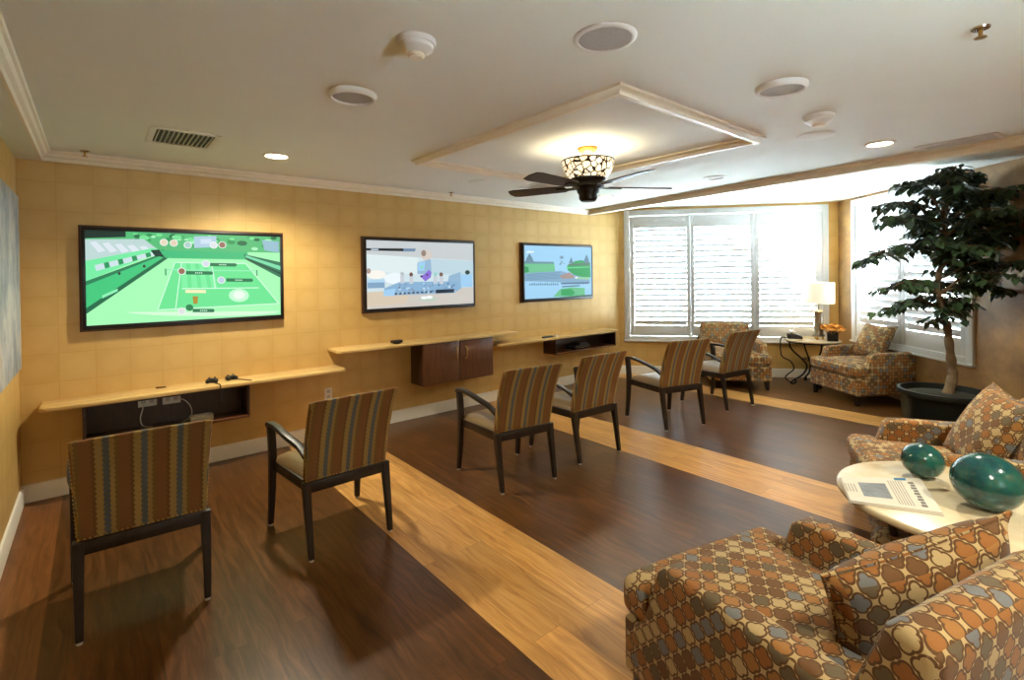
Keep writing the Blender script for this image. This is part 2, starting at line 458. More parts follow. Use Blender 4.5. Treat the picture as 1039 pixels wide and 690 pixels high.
# ceilings: main field, window bay field beyond the beam
def by(x): return 5.95-.133*x                      # beam line
bm = bm_(); prism(bm, [(-T, -T), (XR+T, -T), (XR+T, by(XR)), (-T, by(0))], 'xy', HC, HC+.08)
prism(bm, [(-T, by(0)), (XR+T, by(XR)), (XR+T, C2.y+.12), (C1.x+.06, C1.y+.16), (A0.x-.12, A0.y+.08), (-T, A0.y)], 'xy', HB, HB+.08)
struct(obj('ceiling', bm, M['ceil']))
# soffit along the left wall and crown mouldings (stepped profile)
bm = bm_(); box(bm, (XR/2, .062, (HW+HC)/2), (XR, .124, HC-HW))
struct(obj('trim_1', bm, M['ceil']))
prof = [(0, HW), (.018, HW), (.026, HW+.022), (.048, HW+.03), (.06, HW+.052), (.075, HW+.056), (.08, HC), (0, HC)]
bm = bm_(); prism(bm, [(.124+u*.75, z) for u, z in prof], 'yz', .0, XR)
struct(obj('trim_2', bm, M['crown']))
bm = bm_(); prism(bm, prof, 'xz', .124, by(0))
struct(obj('trim_3', bm, M['crown']))
# beam between main ceiling and bay, running slightly askew
db = Vector((1, -.133, 0)).normalized(); ang = math.atan2(db.y, db.x)
bm = bm_(); prism(bm, [(-.05, HW), (.05, HW), (.055, HW+.02), (.055, HB), (-.09, HB), (-.09, HC-.012), (-.06, HC-.03)], 'yz', -.02, XR/db.x+.02)
struct(obj('trim_4', bm, M['crown'], loc=(0, by(0), 0), rot=(0, 0, ang)))
# square moulding frame on the ceiling round the fan
bm = bm_(); X0, X1, Y0, Y1 = 1.30, 3.36, 2.35, 3.93
mp = [(0, 0), (.10, 0), (.10, .012), (.075, .02), (.06, .042), (.03, .042), (.015, .02), (0, .014)]
def mitre(bm, x0, x1, y0, y1):
    b = bmesh.new(); cor = [(x0, y0, 1, 1), (x1, y0, -1, 1), (x1, y1, -1, -1), (x0, y1, 1, -1)]
    R = [[b.verts.new((cx+sx*u, cy+sy*u, HC-h)) for u, h in mp] for cx, cy, sx, sy in cor]
    for k in range(4):
        A, B = R[k], R[(k+1) % 4]
        for i in range(len(mp)):
            j = (i+1) % len(mp); b.faces.new((A[i], A[j], B[j], B[i]))
    merge(bm, b)
mitre(bm, X0, X1, Y0, Y1)
struct(obj('trim_5', bm, M['crown']))
# baseboards
def base(name, p0, d, L, side):
    bm = bm_(); prism(bm, [(0, 0), (side*.016, 0), (side*.016, .10), (side*.010, .118), (0, .124)], 'yz', 0, L)
    struct(obj(name, bm, M['trim'], loc=p0, rot=(0, 0, math.atan2(d.y, d.x))))
base('baseboard_front', Vector((0, 0, 0)), Vector((0, 1, 0)), 6.62, -1)
base('baseboard_left', Vector((0, 0, 0)), Vector((1, 0, 0)), XR, 1)
base('baseboard_back', A0, dA, LA, -1)
base('baseboard_right', C1, dB, LB, -1)

# windows with plantation shutters, each built along its wall (x along wall, y<0 is the room side)
def window(name, label, p0, d, W, panels, zl0, zl1, tilt_deg=60):
    t0, t1, z0, z1 = W
    bm = bm_(); w = .085
    for c, s in (((t0+w/2, -.012, (z0+z1)/2), (w, .03, z1-z0)), ((t1-w/2, -.012, (z0+z1)/2), (w, .03, z1-z0)),
                 (((t0+t1)/2, -.012, z1-w/2), (t1-t0-2*w, .03, w)), (((t0+t1)/2, -.012, z0+w/2), (t1-t0-2*w, .03, w))):
        box(bm, c, s, .004)
    box(bm, ((t0+t1)/2, -.02, z0+.012), (t1-t0+.02, .05, .024), .004)
    root = obj(name, bm, M['shutter'], loc=p0, rot=(0, 0, math.atan2(d.y, d.x))); struct(root, label)
    bm = bm_(); box(bm, ((t0+t1)/2, .12, (z0+z1)/2), (t1-t0-.12, .006, z1-z0-.12)); obj('window_pane', bm, M['pane'], root)
    bm = bm_()                                                         # sash bars behind the shutters
    for x in [ (a[1]+b[0])/2 for a, b in zip(panels, panels[1:])]: box(bm, (x, .10, (z0+z1)/2), (.05, .03, z1-z0-.12))
    obj('window_sash', bm, M['shutter'], root)
    n = len(panels)
    edges = [t0+w] + [(a[1]+b[0])/2 for a, b in zip(panels, panels[1:])] + [t1-w]
    for k, (a, b) in enumerate(panels):
        e0, e1 = edges[k]+.002, edges[k+1]-.002
        bm = bm_()
        box(bm, ((e0+a)/2, .0, (z0+z1)/2), (a-e0, .03, z1-z0-2*w-.004), .003); box(bm, ((e1+b)/2, .0, (z0+z1)/2), (e1-b, .03, z1-z0-2*w-.004), .003)
        box(bm, ((a+b)/2, .0, (zl1+z1-w)/2), (b-a, .03, z1-w-zl1-.004), .003); box(bm, ((a+b)/2, .0, (zl0+z0+w)/2), (b-a, .03, zl0-z0-w-.004), .003)
        p = obj('shutter_panel', bm, M['shutter'], root)
        bm = bm_(); nl = round((zl1-zl0)/.083); pit = (zl1-zl0)/nl; tilt = math.radians(tilt_deg)
        for i in range(nl):
            z = zl0+pit*(i+.5)
            Mx = Matrix.Translation(((a+b)/2, 0, z)) @ Matrix.Rotation(-tilt, 4, 'X')
            pts = [(-.042, 0), (-.02, .005), (.02, .005), (.042, 0), (.02, -.005), (-.02, -.005)]
            prism(bm, pts, 'yz', -(b-a)/2+.002, (b-a)/2-.002, M=Mx)
        obj('louver_slats', bm, M['shutter'], p, sharp=50)
        bm = bm_(); box(bm, ((a+b)/2, -.05, (zl0+zl1)/2), (.012, .01, (zl1-zl0)*.92), .002); 
        bm.free()
    return root
window('window_1', 'wide three-panel white plantation shutter window behind the window-side armchair', A0, dA, WA, [(.23, 1.0), (1.11, 1.90), (2.02, 2.78)], .745, 2.225)
window('window_2', 'two-panel white plantation shutter window behind the potted tree', C1, dB, WB, [(.49, 1.18), (1.32, 2.08)], .85, 2.30, 73)
window('added_window', 'added shuttered window in the unseen rear wall, there to brighten the ceiling', Vector((XR, C2.y, 0)), Vector((0, -1, 0)), WC, [(C2.y-2.03, C2.y-1.43)], .95, 2.15, 53)  # added out of view to let in fill daylight for the ceiling

# ------------------------------------------------------------------ camera
cam = bpy.data.cameras.new('camera'); co = bpy.data.objects.new('camera', cam); COL.objects.link(co)
f_px = 505.37; yaw, pitch, roll = [math.radians(v) for v in (50.1418, .4391, -.6669)]
fw = Vector((-math.sin(yaw)*math.cos(pitch), math.cos(yaw)*math.cos(pitch), -math.sin(pitch)))
r0 = Vector((math.cos(yaw), math.sin(yaw), 0)); u0 = r0.cross(fw)
r2 = r0*math.cos(roll)+u0*math.sin(roll); u2 = -r0*math.sin(roll)+u0*math.cos(roll)
CAM = Vector((4.849, .419, 1.56))
co.matrix_world = Matrix(((r2.x, u2.x, -fw.x, CAM.x), (r2.y, u2.y, -fw.y, CAM.y), (r2.z, u2.z, -fw.z, CAM.z), (0, 0, 0, 1)))
cam.sensor_fit = 'HORIZONTAL'; cam.sensor_width = 36; cam.lens = 36*f_px/1039
cam.shift_y = -(345-281.57)/1039; cam.clip_start = .02; cam.clip_end = 100
scene.camera = co

# ------------------------------------------------------------------ televisions
def screen(parent, w, h, depth, patches):
    """picture on the screen: coloured patches (u,v polygons) on one flat mesh, later ones a hair in front."""
    mats, idx = [], {}
    bm = bm_()
    for k, (poly, c) in enumerate(patches):
        if c not in idx:
            idx[c] = len(mats); mats.append(emit('screen_picture', c, .83))
        vs = [bm.verts.new((depth+.0006+.00012*k, (u-.5)*w, (v-.5)*h)) for u, v in poly]
        f = bm.faces.new(vs); f.material_index = idx[c]
    me = bpy.data.meshes.new('screen'); 
    bm.normal_update()
    for f in bm.faces:
        if f.normal.x < 0: f.normal_flip()
    bm.to_mesh(me); bm.free()
    for m in mats: me.materials.append(m)
    o = bpy.data.objects.new('screen', me); COL.objects.link(o); o.parent = parent
    return o

def tv(label, y0, y1, z0, z1, patches):
    w, h = y1-y0, z1-z0
    t = thing('television', label, 'television', (0, (y0+y1)/2, (z0+z1)/2), 0, 'wall televisions')
    bm = bm_()
    for c, s in (((.012, 0, h/2-.007), (.024, w, .014)), ((.012, 0, -h/2+.007), (.024, w, .014)), ((.012, w/2-.007, 0), (.024, .014, h-.028)), ((.012, -w/2+.007, 0), (.024, .014, h-.028))):
        box(bm, c, s, .002)
    obj('wood_surround', bm, M['frame'], t)
    bw, bh = w-.03, h-.03
    bm = bm_(); box(bm, (.030, 0, 0), (.05, bw, bh), .004)
    # raised bezel lip
    for c, s in (((.057, 0, bh/2-.012), (.006, bw-.004, .022)), ((.057, 0, -bh/2+.016), (.006, bw-.004, .03)), ((.057, bw/2-.012, 0), (.006, .022, bh-.05)), ((.057, -bw/2+.012, 0), (.006, .022, bh-.05))):
        box(bm, c, s, .001)
    obj('bezel', bm, M['black'], t)
    screen(t, bw-.048, bh-.05, .0555, patches)
    return t

def persp(x0, x1, tl, tr, bl, br):
    """turns points drawn on a slanted view of the screen into its own flat u,v."""
    hl, hr = bl-tl, br-tr
    def g(x, y):
        s = (x-x0)/(x1-x0); yt = tl+(tr-tl)*s; yb = bl+(br-bl)*s
        v = 1-(y-yt)/(yb-yt); u = s*hr/(s*hr+(1-s)*hl) if False else (s/hl)/((s/hl)+((1-s)/hr))
        return (min(1, max(0, u)), min(1, max(0, v)))
    return g
def disc(x, y, r, ry=None, n=10): return [(x+r*math.cos(2*PI*k/n), y+(ry or r)*math.sin(2*PI*k/n)) for k in range(n)]
def rect(a, b, c, d): return [(a, b), (c, b), (c, d), (a, d)]

g = persp(70, 965, 62, 73, 512, 456); S = []
def add(pts, c): S.append(([g(*p) for p in pts], c))
add(rect(70, 40, 965, 520), (166, 250, 182))
add([(70, 60), (965, 60), (965, 150), (70, 150)], (86, 190, 120))
add([(70, 60), (250, 60), (250, 90), (70, 100)], (30, 52, 44))
for i in range(46):
    x = 250+random.random()*700; y = 72+random.random()*62; r = 8+random.random()*20
    add(disc(x, y, r, r*.5, 7), random.choice([(48, 150, 86), (120, 226, 150), (36, 110, 70), (170, 240, 190), (70, 176, 104)]))
add([(560, 80), (665, 76), (660, 128), (560, 136)], (176, 206, 226)); add([(590, 92), (640, 90), (640, 112), (590, 115)], (206, 224, 240))
add([(880, 90), (960, 96), (960, 150), (890, 140)], (150, 190, 206))
add([(70, 105), (330, 98), (400, 150), (70, 250)], (190, 216, 214))
for k in range(5): add([(90+k*55, 118+k*4), (118+k*55, 114+k*4), (160+k*52, 156), (128+k*52, 166)], (222, 232, 240))
add([(70, 205), (370, 140), (420, 150), (70, 300)], (118, 236, 164))
for k in range(5): add([(110+k*62, 225-k*16), (150+k*62, 214-k*16), (156+k*62, 240-k*18), (116+k*62, 252-k*18)], (206, 226, 232)); add([(150+k*62, 214-k*16), (172+k*62, 208-k*16), (178+k*62, 232-k*18), (156+k*62, 240-k*18)], (40, 150, 92))
add([(70, 300), (410, 165), (440, 185), (70, 345)], (44, 130, 88))
add([(70, 320), (400, 178), (425, 188), (70, 445)], (66, 200, 126))
add([(70, 425), (420, 182), (440, 185), (70, 452)], (30, 106, 72))
add([(140, 365), (210, 332), (210, 345), (140, 380)], (140, 240, 180))
add([(400, 150), (810, 150), (810, 186), (430, 186)], (62, 190, 124)); add([(360, 150), (400, 146), (420, 180), (380, 178)], (24, 60, 52))
add([(790, 160), (965, 196), (965, 272), (800, 186)], (44, 120, 86)); add([(800, 165), (965, 215), (965, 235), (800, 175)], (120, 220, 170)); add([(810, 182), (965, 245), (965, 256), (810, 188)], (26, 78, 60))
add([(470, 206), (800, 206), (955, 398), (388, 432)], (108, 230, 148))
for k in range(4): add([(500+k*40, 206), (520+k*40, 206), (528+k*46, 325), (500+k*46, 325)], (126, 240, 164))
for a, b in (((470, 206), (388, 432)), ((500, 206), (470, 426)), ((800, 206), (955, 398)), ((640, 206), (655, 330)), ((388, 432), (955, 398)), ((500, 330), (860, 322)), ((470, 206), (800, 206))):
    dx, dy = b[0]-a[0], b[1]-a[1]; L = math.hypot(dx, dy); nx, ny = -dy/L*2.2, dx/L*2.2
    add([(a[0]-nx, a[1]-ny), (b[0]-nx, b[1]-ny), (b[0]+nx, b[1]+ny), (a[0]+nx, a[1]+ny)], (214, 255, 226))
add(rect(425, 238, 855, 243), (150, 236, 186)); add(rect(424, 236, 430, 268), (40, 140, 90)); add(rect(850, 236, 855, 264), (40, 140, 90))
add(disc(765, 360, 48, 32, 14), (196, 255, 210)); add(disc(765, 358, 28, 20, 12), (236, 255, 236))  # white glare on the screen, painted into its picture
add(disc(590, 435, 370, 26, 20)[:10], (214, 250, 216))
for x, y, w in ((520, 254, 120), (632, 213, 120), (706, 286, 122), (548, 434, 96)):
    add([(x, y-8), (x+w, y-8), (x+w+6, y), (x+w, y+8), (x, y+8)], (36, 120, 78)); 
    for k in range(4): add(rect(x+w*.35+k*9, y-3, x+w*.35+k*9+6, y+3), (190, 236, 206))
for x, y, c in ((500, 247, (150, 106, 84)), (612, 210, (214, 220, 230)), (683, 287, (190, 204, 226)), (497, 437, (222, 226, 222)), (421, 112, (228, 214, 186)), (466, 114, (224, 206, 178)), (650, 120, (222, 224, 230)), (690, 118, (150, 110, 90)), (530, 122, (170, 206, 200))):
    add(disc(x, y, 19, 17, 12), (238, 246, 242)); add(disc(x, y, 15, 14, 12), c)
add([(515, 335), (610, 335), (610, 350), (515, 350)], (244, 240, 190)); add([(548, 366), (574, 366), (570, 402), (552, 402)], (176, 140, 50)); add(disc(533, 420, 18, 16), (40, 130, 80))
for x, y in ((330, 226), (218, 262)): add(disc(x, y, 7, 8, 8), (60, 66, 60))
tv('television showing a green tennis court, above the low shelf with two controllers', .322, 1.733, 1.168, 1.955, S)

g = persp(75, 910, 52, 85, 612, 565); S = []
add(rect(75, 40, 910, 620), (208, 226, 232)); add([(75, 52), (910, 85), (910, 222), (75, 165)], (200, 206, 208)); add([(75, 165), (480, 195), (480, 330), (75, 300)], (222, 236, 238))
add([(580, 205), (910, 225), (910, 330), (580, 330)], (190, 214, 224))
add([(75, 470), (910, 432), (910, 570), (75, 615)], (206, 200, 192)); add([(75, 470), (420, 455), (380, 560), (75, 590)], (216, 200, 178))
add([(75, 118), (462, 122), (455, 146), (75, 136)], (22, 26, 34)); add([(365, 122), (462, 122), (455, 146), (365, 142)], (112, 142, 172)); add([(110, 124), (170, 124), (168, 134), (112, 134)], (196, 214, 230))
add([(80, 390), (215, 388), (215, 436), (80, 440)], (130, 164, 196)); add([(80, 370), (215, 366), (215, 392), (80, 394)], (176, 214, 238))
add(disc(150, 330, 76, 36, 14), (246, 244, 236)); add(disc(90, 300, 18, 22), (170, 150, 140)); add(disc(290, 360, 80, 45, 12), (236, 246, 250))
add([(812, 330), (902, 330), (902, 430), (812, 434)], (160, 206, 240)); add(disc(864, 314, 20, 18), (40, 66, 62)); add([(720, 340), (810, 310), (812, 434), (700, 420)], (146, 182, 210))
add([(210, 440), (330, 390), (800, 385), (815, 440), (760, 478), (290, 496), (205, 500)], (138, 178, 212)); add([(205, 455), (300, 440), (290, 500), (205, 502)], (160, 206, 240))
for k in range(40):
    x = 320+random.random()*440; y = 400+random.random()*80
    add(disc(x, y, 9, 8, 7), random.choice([(176, 212, 236), (96, 124, 156), (120, 156, 190), (206, 226, 240), (140, 150, 170)]))
for k in range(9): add(disc(300+k*34, 484-k*2, 12, 9, 7), (70, 84, 104))
add([(612, 452), (756, 446), (756, 474), (612, 482)], (40, 52, 66))
for x, y, c in ((350, 325, (180, 190, 196)), (420, 330, (110, 80, 66)), (655, 330, (120, 92, 80)), (610, 330, (150, 210, 200))): add(disc(x, y, 15, 18, 9), c); add([(x-16, y+15), (x+16, y+15), (x+14, y+75), (x-14, y+75)], (200, 206, 214))
add(disc(540, 175, 46, 42, 12), (214, 204, 196)); add(disc(520, 160, 20, 26, 8), (150, 130, 116)); add([(470, 235), (575, 205), (580, 330), (468, 325)], (150, 184, 212)); add([(478, 235), (530, 225), (525, 300), (475, 300)], (160, 206, 240)); add([(500, 262), (515, 256), (505, 280), (494, 280)], (120, 232, 140))
add([(486, 340), (520, 330), (560, 292), (578, 312), (574, 352), (530, 386)], (142, 112, 214)); add(disc(545, 332, 8, 6), (40, 30, 60)); add(disc(500, 345, 9, 8), (50, 36, 60))
add(disc(545, 525, 70, 20, 14), (186, 206, 190)); add(disc(518, 516, 26, 13), (244, 248, 248)); add(disc(560, 512, 26, 13), (244, 248, 248))
tv('television showing a pale blue-white game scene, above the two-door cabinet', 2.474, 3.866, 1.172, 1.957, S)

g = persp(92, 765, 72, 88, 640, 606); S = []
add(rect(92, 60, 765, 650), (158, 208, 240)); add([(92, 250), (385, 252), (395, 345), (92, 365)], (106, 192, 140)); add([(92, 240), (380, 242), (385, 262), (92, 264)], (100, 140, 156)); add([(92, 290), (130, 300), (135, 350), (92, 360)], (40, 150, 84))
add([(515, 280), (600, 232), (660, 222), (750, 246), (755, 405), (610, 402), (520, 330)], (42, 160, 86)); add([(500, 300), (740, 290), (740, 300), (500, 312)], (110, 214, 150)); add([(530, 262), (750, 250), (750, 275), (530, 282)], (84, 120, 100))
for x, t, b, w in ((142, 155, 246, 42), (556, 188, 256, 26), (714, 158, 250, 30)): add([(x, t), (x+w*.6, t+45), (x+w, b), (x-w, b), (x-w*.6, t+45)], (96, 134, 156))
add([(92, 362), (450, 338), (745, 425), (745, 470), (92, 445)], (126, 166, 196))
for k in range(5): add([(110, 372+k*15), (440, 352+k*15), (440, 357+k*15), (110, 378+k*15)], (98, 140, 166))
add([(435, 390), (540, 352), (592, 400), (560, 420), (460, 420)], (162, 140, 134)); add([(600, 400), (742, 405), (742, 430), (600, 425)], (150, 200, 160)); add(disc(607, 408, 16, 10), (226, 232, 236))
add([(450, 462), (735, 455), (735, 476), (450, 480)], (86, 116, 146)); add([(460, 500), (640, 488), (640, 500), (460, 512)], (70, 106, 120))
for k in range(14): add(rect(136+k*21, 472-(k % 3)*3, 150+k*21, 490), (96, 134, 166))
add([(370, 612), (440, 530), (560, 512), (690, 520), (692, 606)], (106, 192, 140)); add([(450, 532), (560, 530), (592, 570), (560, 600), (450, 596)], (44, 160, 86)); add([(340, 625), (765, 590), (765, 612), (340, 642)], (30, 70, 60))
for k in range(6): add(disc(120+k*11, 146-(k % 2)*8, 11, 8, 8), (222, 240, 244))
for p in (rect(435, 190, 482, 200), rect(446, 178, 470, 212), [(455, 232), (472, 232), (446, 278), (430, 278)], rect(470, 256, 492, 262)): add(p, (116, 150, 176))
tv('television showing a blue lake with green banks, nearest the bay window', 4.592, 5.960, 1.184, 1.962, S)

# ------------------------------------------------------------------ shelves under the screens
def shelf(label, y0, y1, z, d=.285):
    bm = bm_(); prism(bm, [(0.001, y0), (d-.03, y0), (d, y0+.03), (d, y1-.03), (d-.03, y1), (0.001, y1)], 'xy', z-.028, z, .004)
    o = obj('wall_shelf', bm, M['shelf']); tag(o, label, 'shelf', 'wall shelves below the televisions')
    return o
ZS1, ZS2, ZS3 = .692, .860, .732
shelf('long low pale wall shelf below the television showing tennis', .112, 2.21, ZS1)
shelf('highest pale wall shelf, mounted over the two-door cabinet', 2.13, 4.34, ZS2)
shelf('pale wall shelf nearest the bay window, over a cubby with a black device', 4.02, 6.25, ZS3)

def cubby(label, y0, y1, z0, z1, d=.235):
    t = thing('wall_cubby', label, 'shelf unit', (0, (y0+y1)/2, z0), 0, 'open cubbies below the shelves')
    w, h = y1-y0, z1-z0; th = .02
    bm = bm_()
    box(bm, (.006+.001, 0, h/2), (.012, w-2*th, h-2*th)); obj('back_panel', bm, M['cubby'], t)
    bm = bm_(); box(bm, (d/2, 0, th/2), (d, w, th), .002); obj('bottom_panel', bm, M['walnut'], t)
    bm = bm_(); box(bm, (d/2, 0, h-th/2), (d, w, th), .002); obj('top_panel', bm, M['cubby'], t)
    for s in (-1, 1):
        bm = bm_(); box(bm, (d/2, s*(w/2-th/2), h/2), (d, th, h-2*th), .002); obj('side_panel', bm, M['cubby'], t)
    return t
cubby('long dark open cubby under the low shelf, holding two outlet plates', .33, 1.395, .385, ZS1-.028)
cubby('short dark open cubby near the bay window, holding a black device', 5.0, 6.235, .49, ZS3-.028)

# two-door cabinet
t = thing('wall_cabinet', 'walnut two-door wall cabinet with brass handles hung beneath the highest shelf', 'cabinet', (0, 3.485, .385))
bm = bm_(); box(bm, (.125, 0, .223), (.25, .92, .446), .003); obj('body', bm, M['cubby'], t)
for s, w0, w1 in ((-1, -.46, -.005), (1, .002, .46)):
    bm = bm_(); box(bm, (.26, (w0+w1)/2, .223), (.018, w1-w0-.003, .44), .003); d = obj('door', bm, M['walnut'], t)
    bm = bm_(); y = -.055 if s < 0 else .075
    tube(bm, smooth([(.268, y, .245), (.295, y, .252), (.30, y, .31), (.295, y, .368), (.268, y, .375)], 4), .005, 8)
    for z in (.245, .375): lathe(bm, [(0, -.006), (.009, -.006), (.009, .006), (0, .006)], 12, M=Matrix.Translation((.272, y, z)) @ Matrix.Rotation(PI/2, 4, 'Y'))
    obj('handle', bm, M['brass'], d)

# outlets, cables, controllers, devices
def plate(name, label, loc, horizontal, group):
    t = thing(name, label, 'outlet', loc, 0, group)
    w, h = (.12, .075) if horizontal else (.072, .116)
    bm = bm_(); box(bm, (.003, 0, 0), (.006, w, h), .002); obj('cover_plate', bm, M['white'], t)
    for s in (-1, 1):
        cy, cz = (s*.026, 0) if horizontal else (0, s*.026)
        bm = bm_(); box(bm, (.0065, cy, cz), (.003, .03, .03), .001); sf = obj('socket_face', bm, M['glide'], t)
        for q in (-.006, .006):
            bm = bm_(); box(bm, (.0085, cy+q, cz+.003), (.001, .002, .009)); obj('socket_slot', bm, M['dgrey'], sf)
    return t
plate('outlet_plate', 'horizontal outlet plate in the long cubby with the cable looping down', (.013, .715, .59), True, 'outlet plates in the cubby')
plate('outlet_plate', 'horizontal outlet plate in the long cubby with the arching cable', (.013, .872, .585), True, 'outlet plates in the cubby')
plate('outlet_plate', 'upright white outlet plate on bare wall beside the low shelf end', (.001, 2.13, .415), False, None)
bm = bm_(); tube(bm, smooth([(.022, .69, .575), (.06, .68, .54), (.08, .665, .48), (.10, .68, .425), (.12, .74, .4115)], 6), .004, 8)
tag(obj('power_cable', bm, M['cable']), 'white cable looping straight down from an outlet plate in the cubby', 'cable')
bm = bm_(); tube(bm, smooth([(.022, .90, .585), (.06, .945, .575), (.075, .985, .53), (.085, 1.0, .47), (.10, .98, .43), (.12, .93, .4115)], 6), .004, 8)
tag(obj('power_cable', bm, M['cable']), 'white cable arching sideways from an outlet plate in the cubby', 'cable')
t = thing('power_adapter', 'small pale adapter box lying on the floor of the long cubby', 'adapter', (.12, 1.06, .405))
bm = bm_(); box(bm, (0, 0, .02), (.09, .16, .04), .006); obj('body', bm, M['glide'], t)
bm = bm_(); box(bm, (.0, 0, .042), (.05, .1, .004), .001); obj('label_panel', bm, M['white'], t)

def controller(label, loc, rz, group='game controllers on the low shelf'):
    t = thing('game_controller', label, 'controller', loc, rz, group)
    bm = bm_(); cushion(bm, (0, 0, .018), (.085, .045, .034), .014, (.002, 0), 5)
    for s in (-1, 1): cushion(bm, (s*.03, -.018, .016), (.03, .05, .03), .012, (0, 0), 4)
    obj('body', bm, M['black'], t)
    for s in (-1, 1):
        bm = bm_(); lathe(bm, [(0, 0), (.006, 0), (.006, .006), (.009, .008), (.008, .011), (0, .012)], 10, (s*.02, .004, .034)); obj('thumb_stick', bm, M['dgrey'], t)
    return t
controller('black game controller whose cord hangs over the low shelf edge', (.12, 1.14, ZS1), 1.3)
controller('black game controller on the low shelf with a short trailing cord', (.095, 1.28, ZS1), 1.8)
bm = bm_(); tube(bm, smooth([(.165, 1.15, ZS1+.018), (.22, 1.16, ZS1+.006), (.278, 1.17, ZS1+.006), (.292, 1.172, ZS1-.02), (.293, 1.172, .6), (.28, 1.17, .54)], 5), .004, 8)
tag(obj('controller_cord', bm, M['black']), 'black cord hanging down over the low shelf edge from a controller', 'cord')
bm = bm_(); tube(bm, smooth([(.14, 1.30, ZS1+.012), (.17, 1.35, ZS1+.006), (.22, 1.37, ZS1+.006), (.279, 1.40, ZS1+.006)], 5), .004, 8)
tag(obj('controller_cord', bm, M['black']), 'short black cord trailing across the low shelf from a controller', 'cord')
bm = bm_(); tube(bm, [(.05, .77, ZS1+.006), (.07, .80, ZS1+.006), (.08, .83, ZS1+.006)], .005, 8); box(bm, (.065, .79, ZS1+.005), (.02, .05, .008), .002)
tag(obj('wooden_pen', bm, M['frame']), 'tiny brown pen lying on the low shelf', 'pen')
t = thing('sensor_box', 'small black box on the highest shelf', 'device', (.20, 2.76, ZS2), .2)
bm = bm_(); box(bm, (0, 0, .024), (.07, .11, .03), .008, 3); obj('body', bm, M['black'], t)
bm = bm_(); box(bm, (-.0, 0, .005), (.05, .06, .01), .003); obj('stand', bm, M['dgrey'], t)
t = thing('remote_control', 'flat black remote on the shelf nearest the bay window', 'remote', (.235, 4.86, ZS3), .1)
bm = bm_(); box(bm, (0, 0, .012), (.045, .19, .022), .006, 3); obj('body', bm, M['black'], t)
bm = bm_(); box(bm, (0, -.02, .0235), (.03, .10, .002), .0005); obj('button_pad', bm, M['dgrey'], t)
t = thing('white_charger', 'tiny white plug beside the black remote on the shelf', 'plug', (.25, 5.0, ZS3), 0)
bm = bm_(); box(bm, (0, 0, .012), (.03, .05, .024), .005, 2); obj('body', bm, M['white'], t)
t = thing('game_console', 'black game console standing in the cubby near the bay window', 'console', (.12, 5.55, .51), 0)
bm = bm_(); box(bm, (0, 0, .03), (.17, .30, .06), .01, 3); obj('body', bm, M['black'], t)
bm = bm_(); box(bm, (.02, .03, .075), (.12, .16, .03), .01, 2); obj('dock', bm, M['dgrey'], t)
bm = bm_(); box(bm, (.087, 0, .03), (.003, .26, .012)); obj('front_strip', bm, M['chrome'], t)

# picture on the left wall
t = thing('wall_picture', 'grey abstract canvas on the left wall', 'picture', (.86, 0, 1.54))
bm = bm_(); box(bm, (0, .02, 0), (1.12, .036, 1.12), .003); obj('canvas', bm, M['canvas'], t)
bm = bm_(); box(bm, (0, .0015, .52), (1.0, .002, .02)); obj('hanging_rail', bm, M['frame'], t)

# ------------------------------------------------------------------ striped chairs
CH = 'striped chairs in a row facing the televisions'
root = thing('guest_chair', '', 'chair', group=CH)
W1, W2 = .283, .235                      # half width at front and back feet
for s in (-1, 1):
    bm = bm_()
    sweep(bm, smooth([(-.292, s*W1, .012), (-.272, s*(W1-.004), .20), (-.262, s*(W1-.008), .42), (-.268, s*(W1-.006), .56), (-.285, s*(W1-.006), .632)], 3),
          [(.016+.007*min(1, k/6), .015+.006*min(1, k/6)) for k in range(13)])
    l = obj('leg', bm, M['espresso'], root); l['label'] = 'front leg rising to the arm'
    bm = bm_(); lathe(bm, [(0, 0), (.012, 0), (.013, .008), (.011, .014), (0, .014)], 10, (-.292, s*W1, 0)); obj('glide', bm, M['glide'], l)
    bm = bm_()
    sweep(bm, smooth([(.285, s*W2, .012), (.255, s*(W2+.002), .20), (.228, s*(W2+.002), .37), (.226, s*(W2+.002), .415)], 3),
          [(.015+.008*min(1, k/6), .014+.007*min(1, k/6)) for k in range(10)])
    l = obj('leg', bm, M['espresso'], root); l['label'] = 'splayed rear leg'
    bm = bm_(); lathe(bm, [(0, 0), (.012, 0), (.013, .008), (.011, .014), (0, .014)], 10, (.285, s*W2, 0)); obj('glide', bm, M['glide'], l)
    bm = bm_()
    sweep(bm, smooth([(-.31, s*W1, .632), (-.27, s*(W1-.002), .644), (-.15, s*(W1-.008), .645), (.0, s*(W1-.018), .622), (.11, s*(W1-.05), .585), (.20, s*(W2-.012), .545)], 4),
          [(.021, .013)]*21, 'x', .005)
    obj('armrest', bm, M['espresso'], root)
bm = bm_()
prism(bm, [(-.275, -W1+.01), (-.275, W1-.01), (.245, W2-.0), (.245, -W2+.0)], 'xy', .355, .415, .004)
obj('seat_rail', bm, M['espresso'], root)
bm = bm_()
b = bmesh.new(); N_ = 14; top = []; bot = []
for i in range(N_+1):
    ra, rb = [], []
    for j in range(N_+1):
        u, v = 2*i/N_-1, 2*j/N_-1
        x = -.278+(.50)*(i/N_); hw = (W1-.012)+(W2-W1-.0)*(i/N_)
        e = max(abs(u), abs(v)); k = (1-abs(u)**6)*(1-abs(v)**6)
        ra.append(b.verts.new((x, v*hw, .415+.052*k**.5+.012*(1-u*u)*(1-v*v)))); rb.append(b.verts.new((x, v*hw, .414)))
    top.append(ra); bot.append(rb)
for i in range(N_):
    for j in range(N_):
        b.faces.new((top[i][j], top[i+1][j], top[i+1][j+1], top[i][j+1])); b.faces.new((bot[i][j+1], bot[i+1][j+1], bot[i+1][j], bot[i][j]))
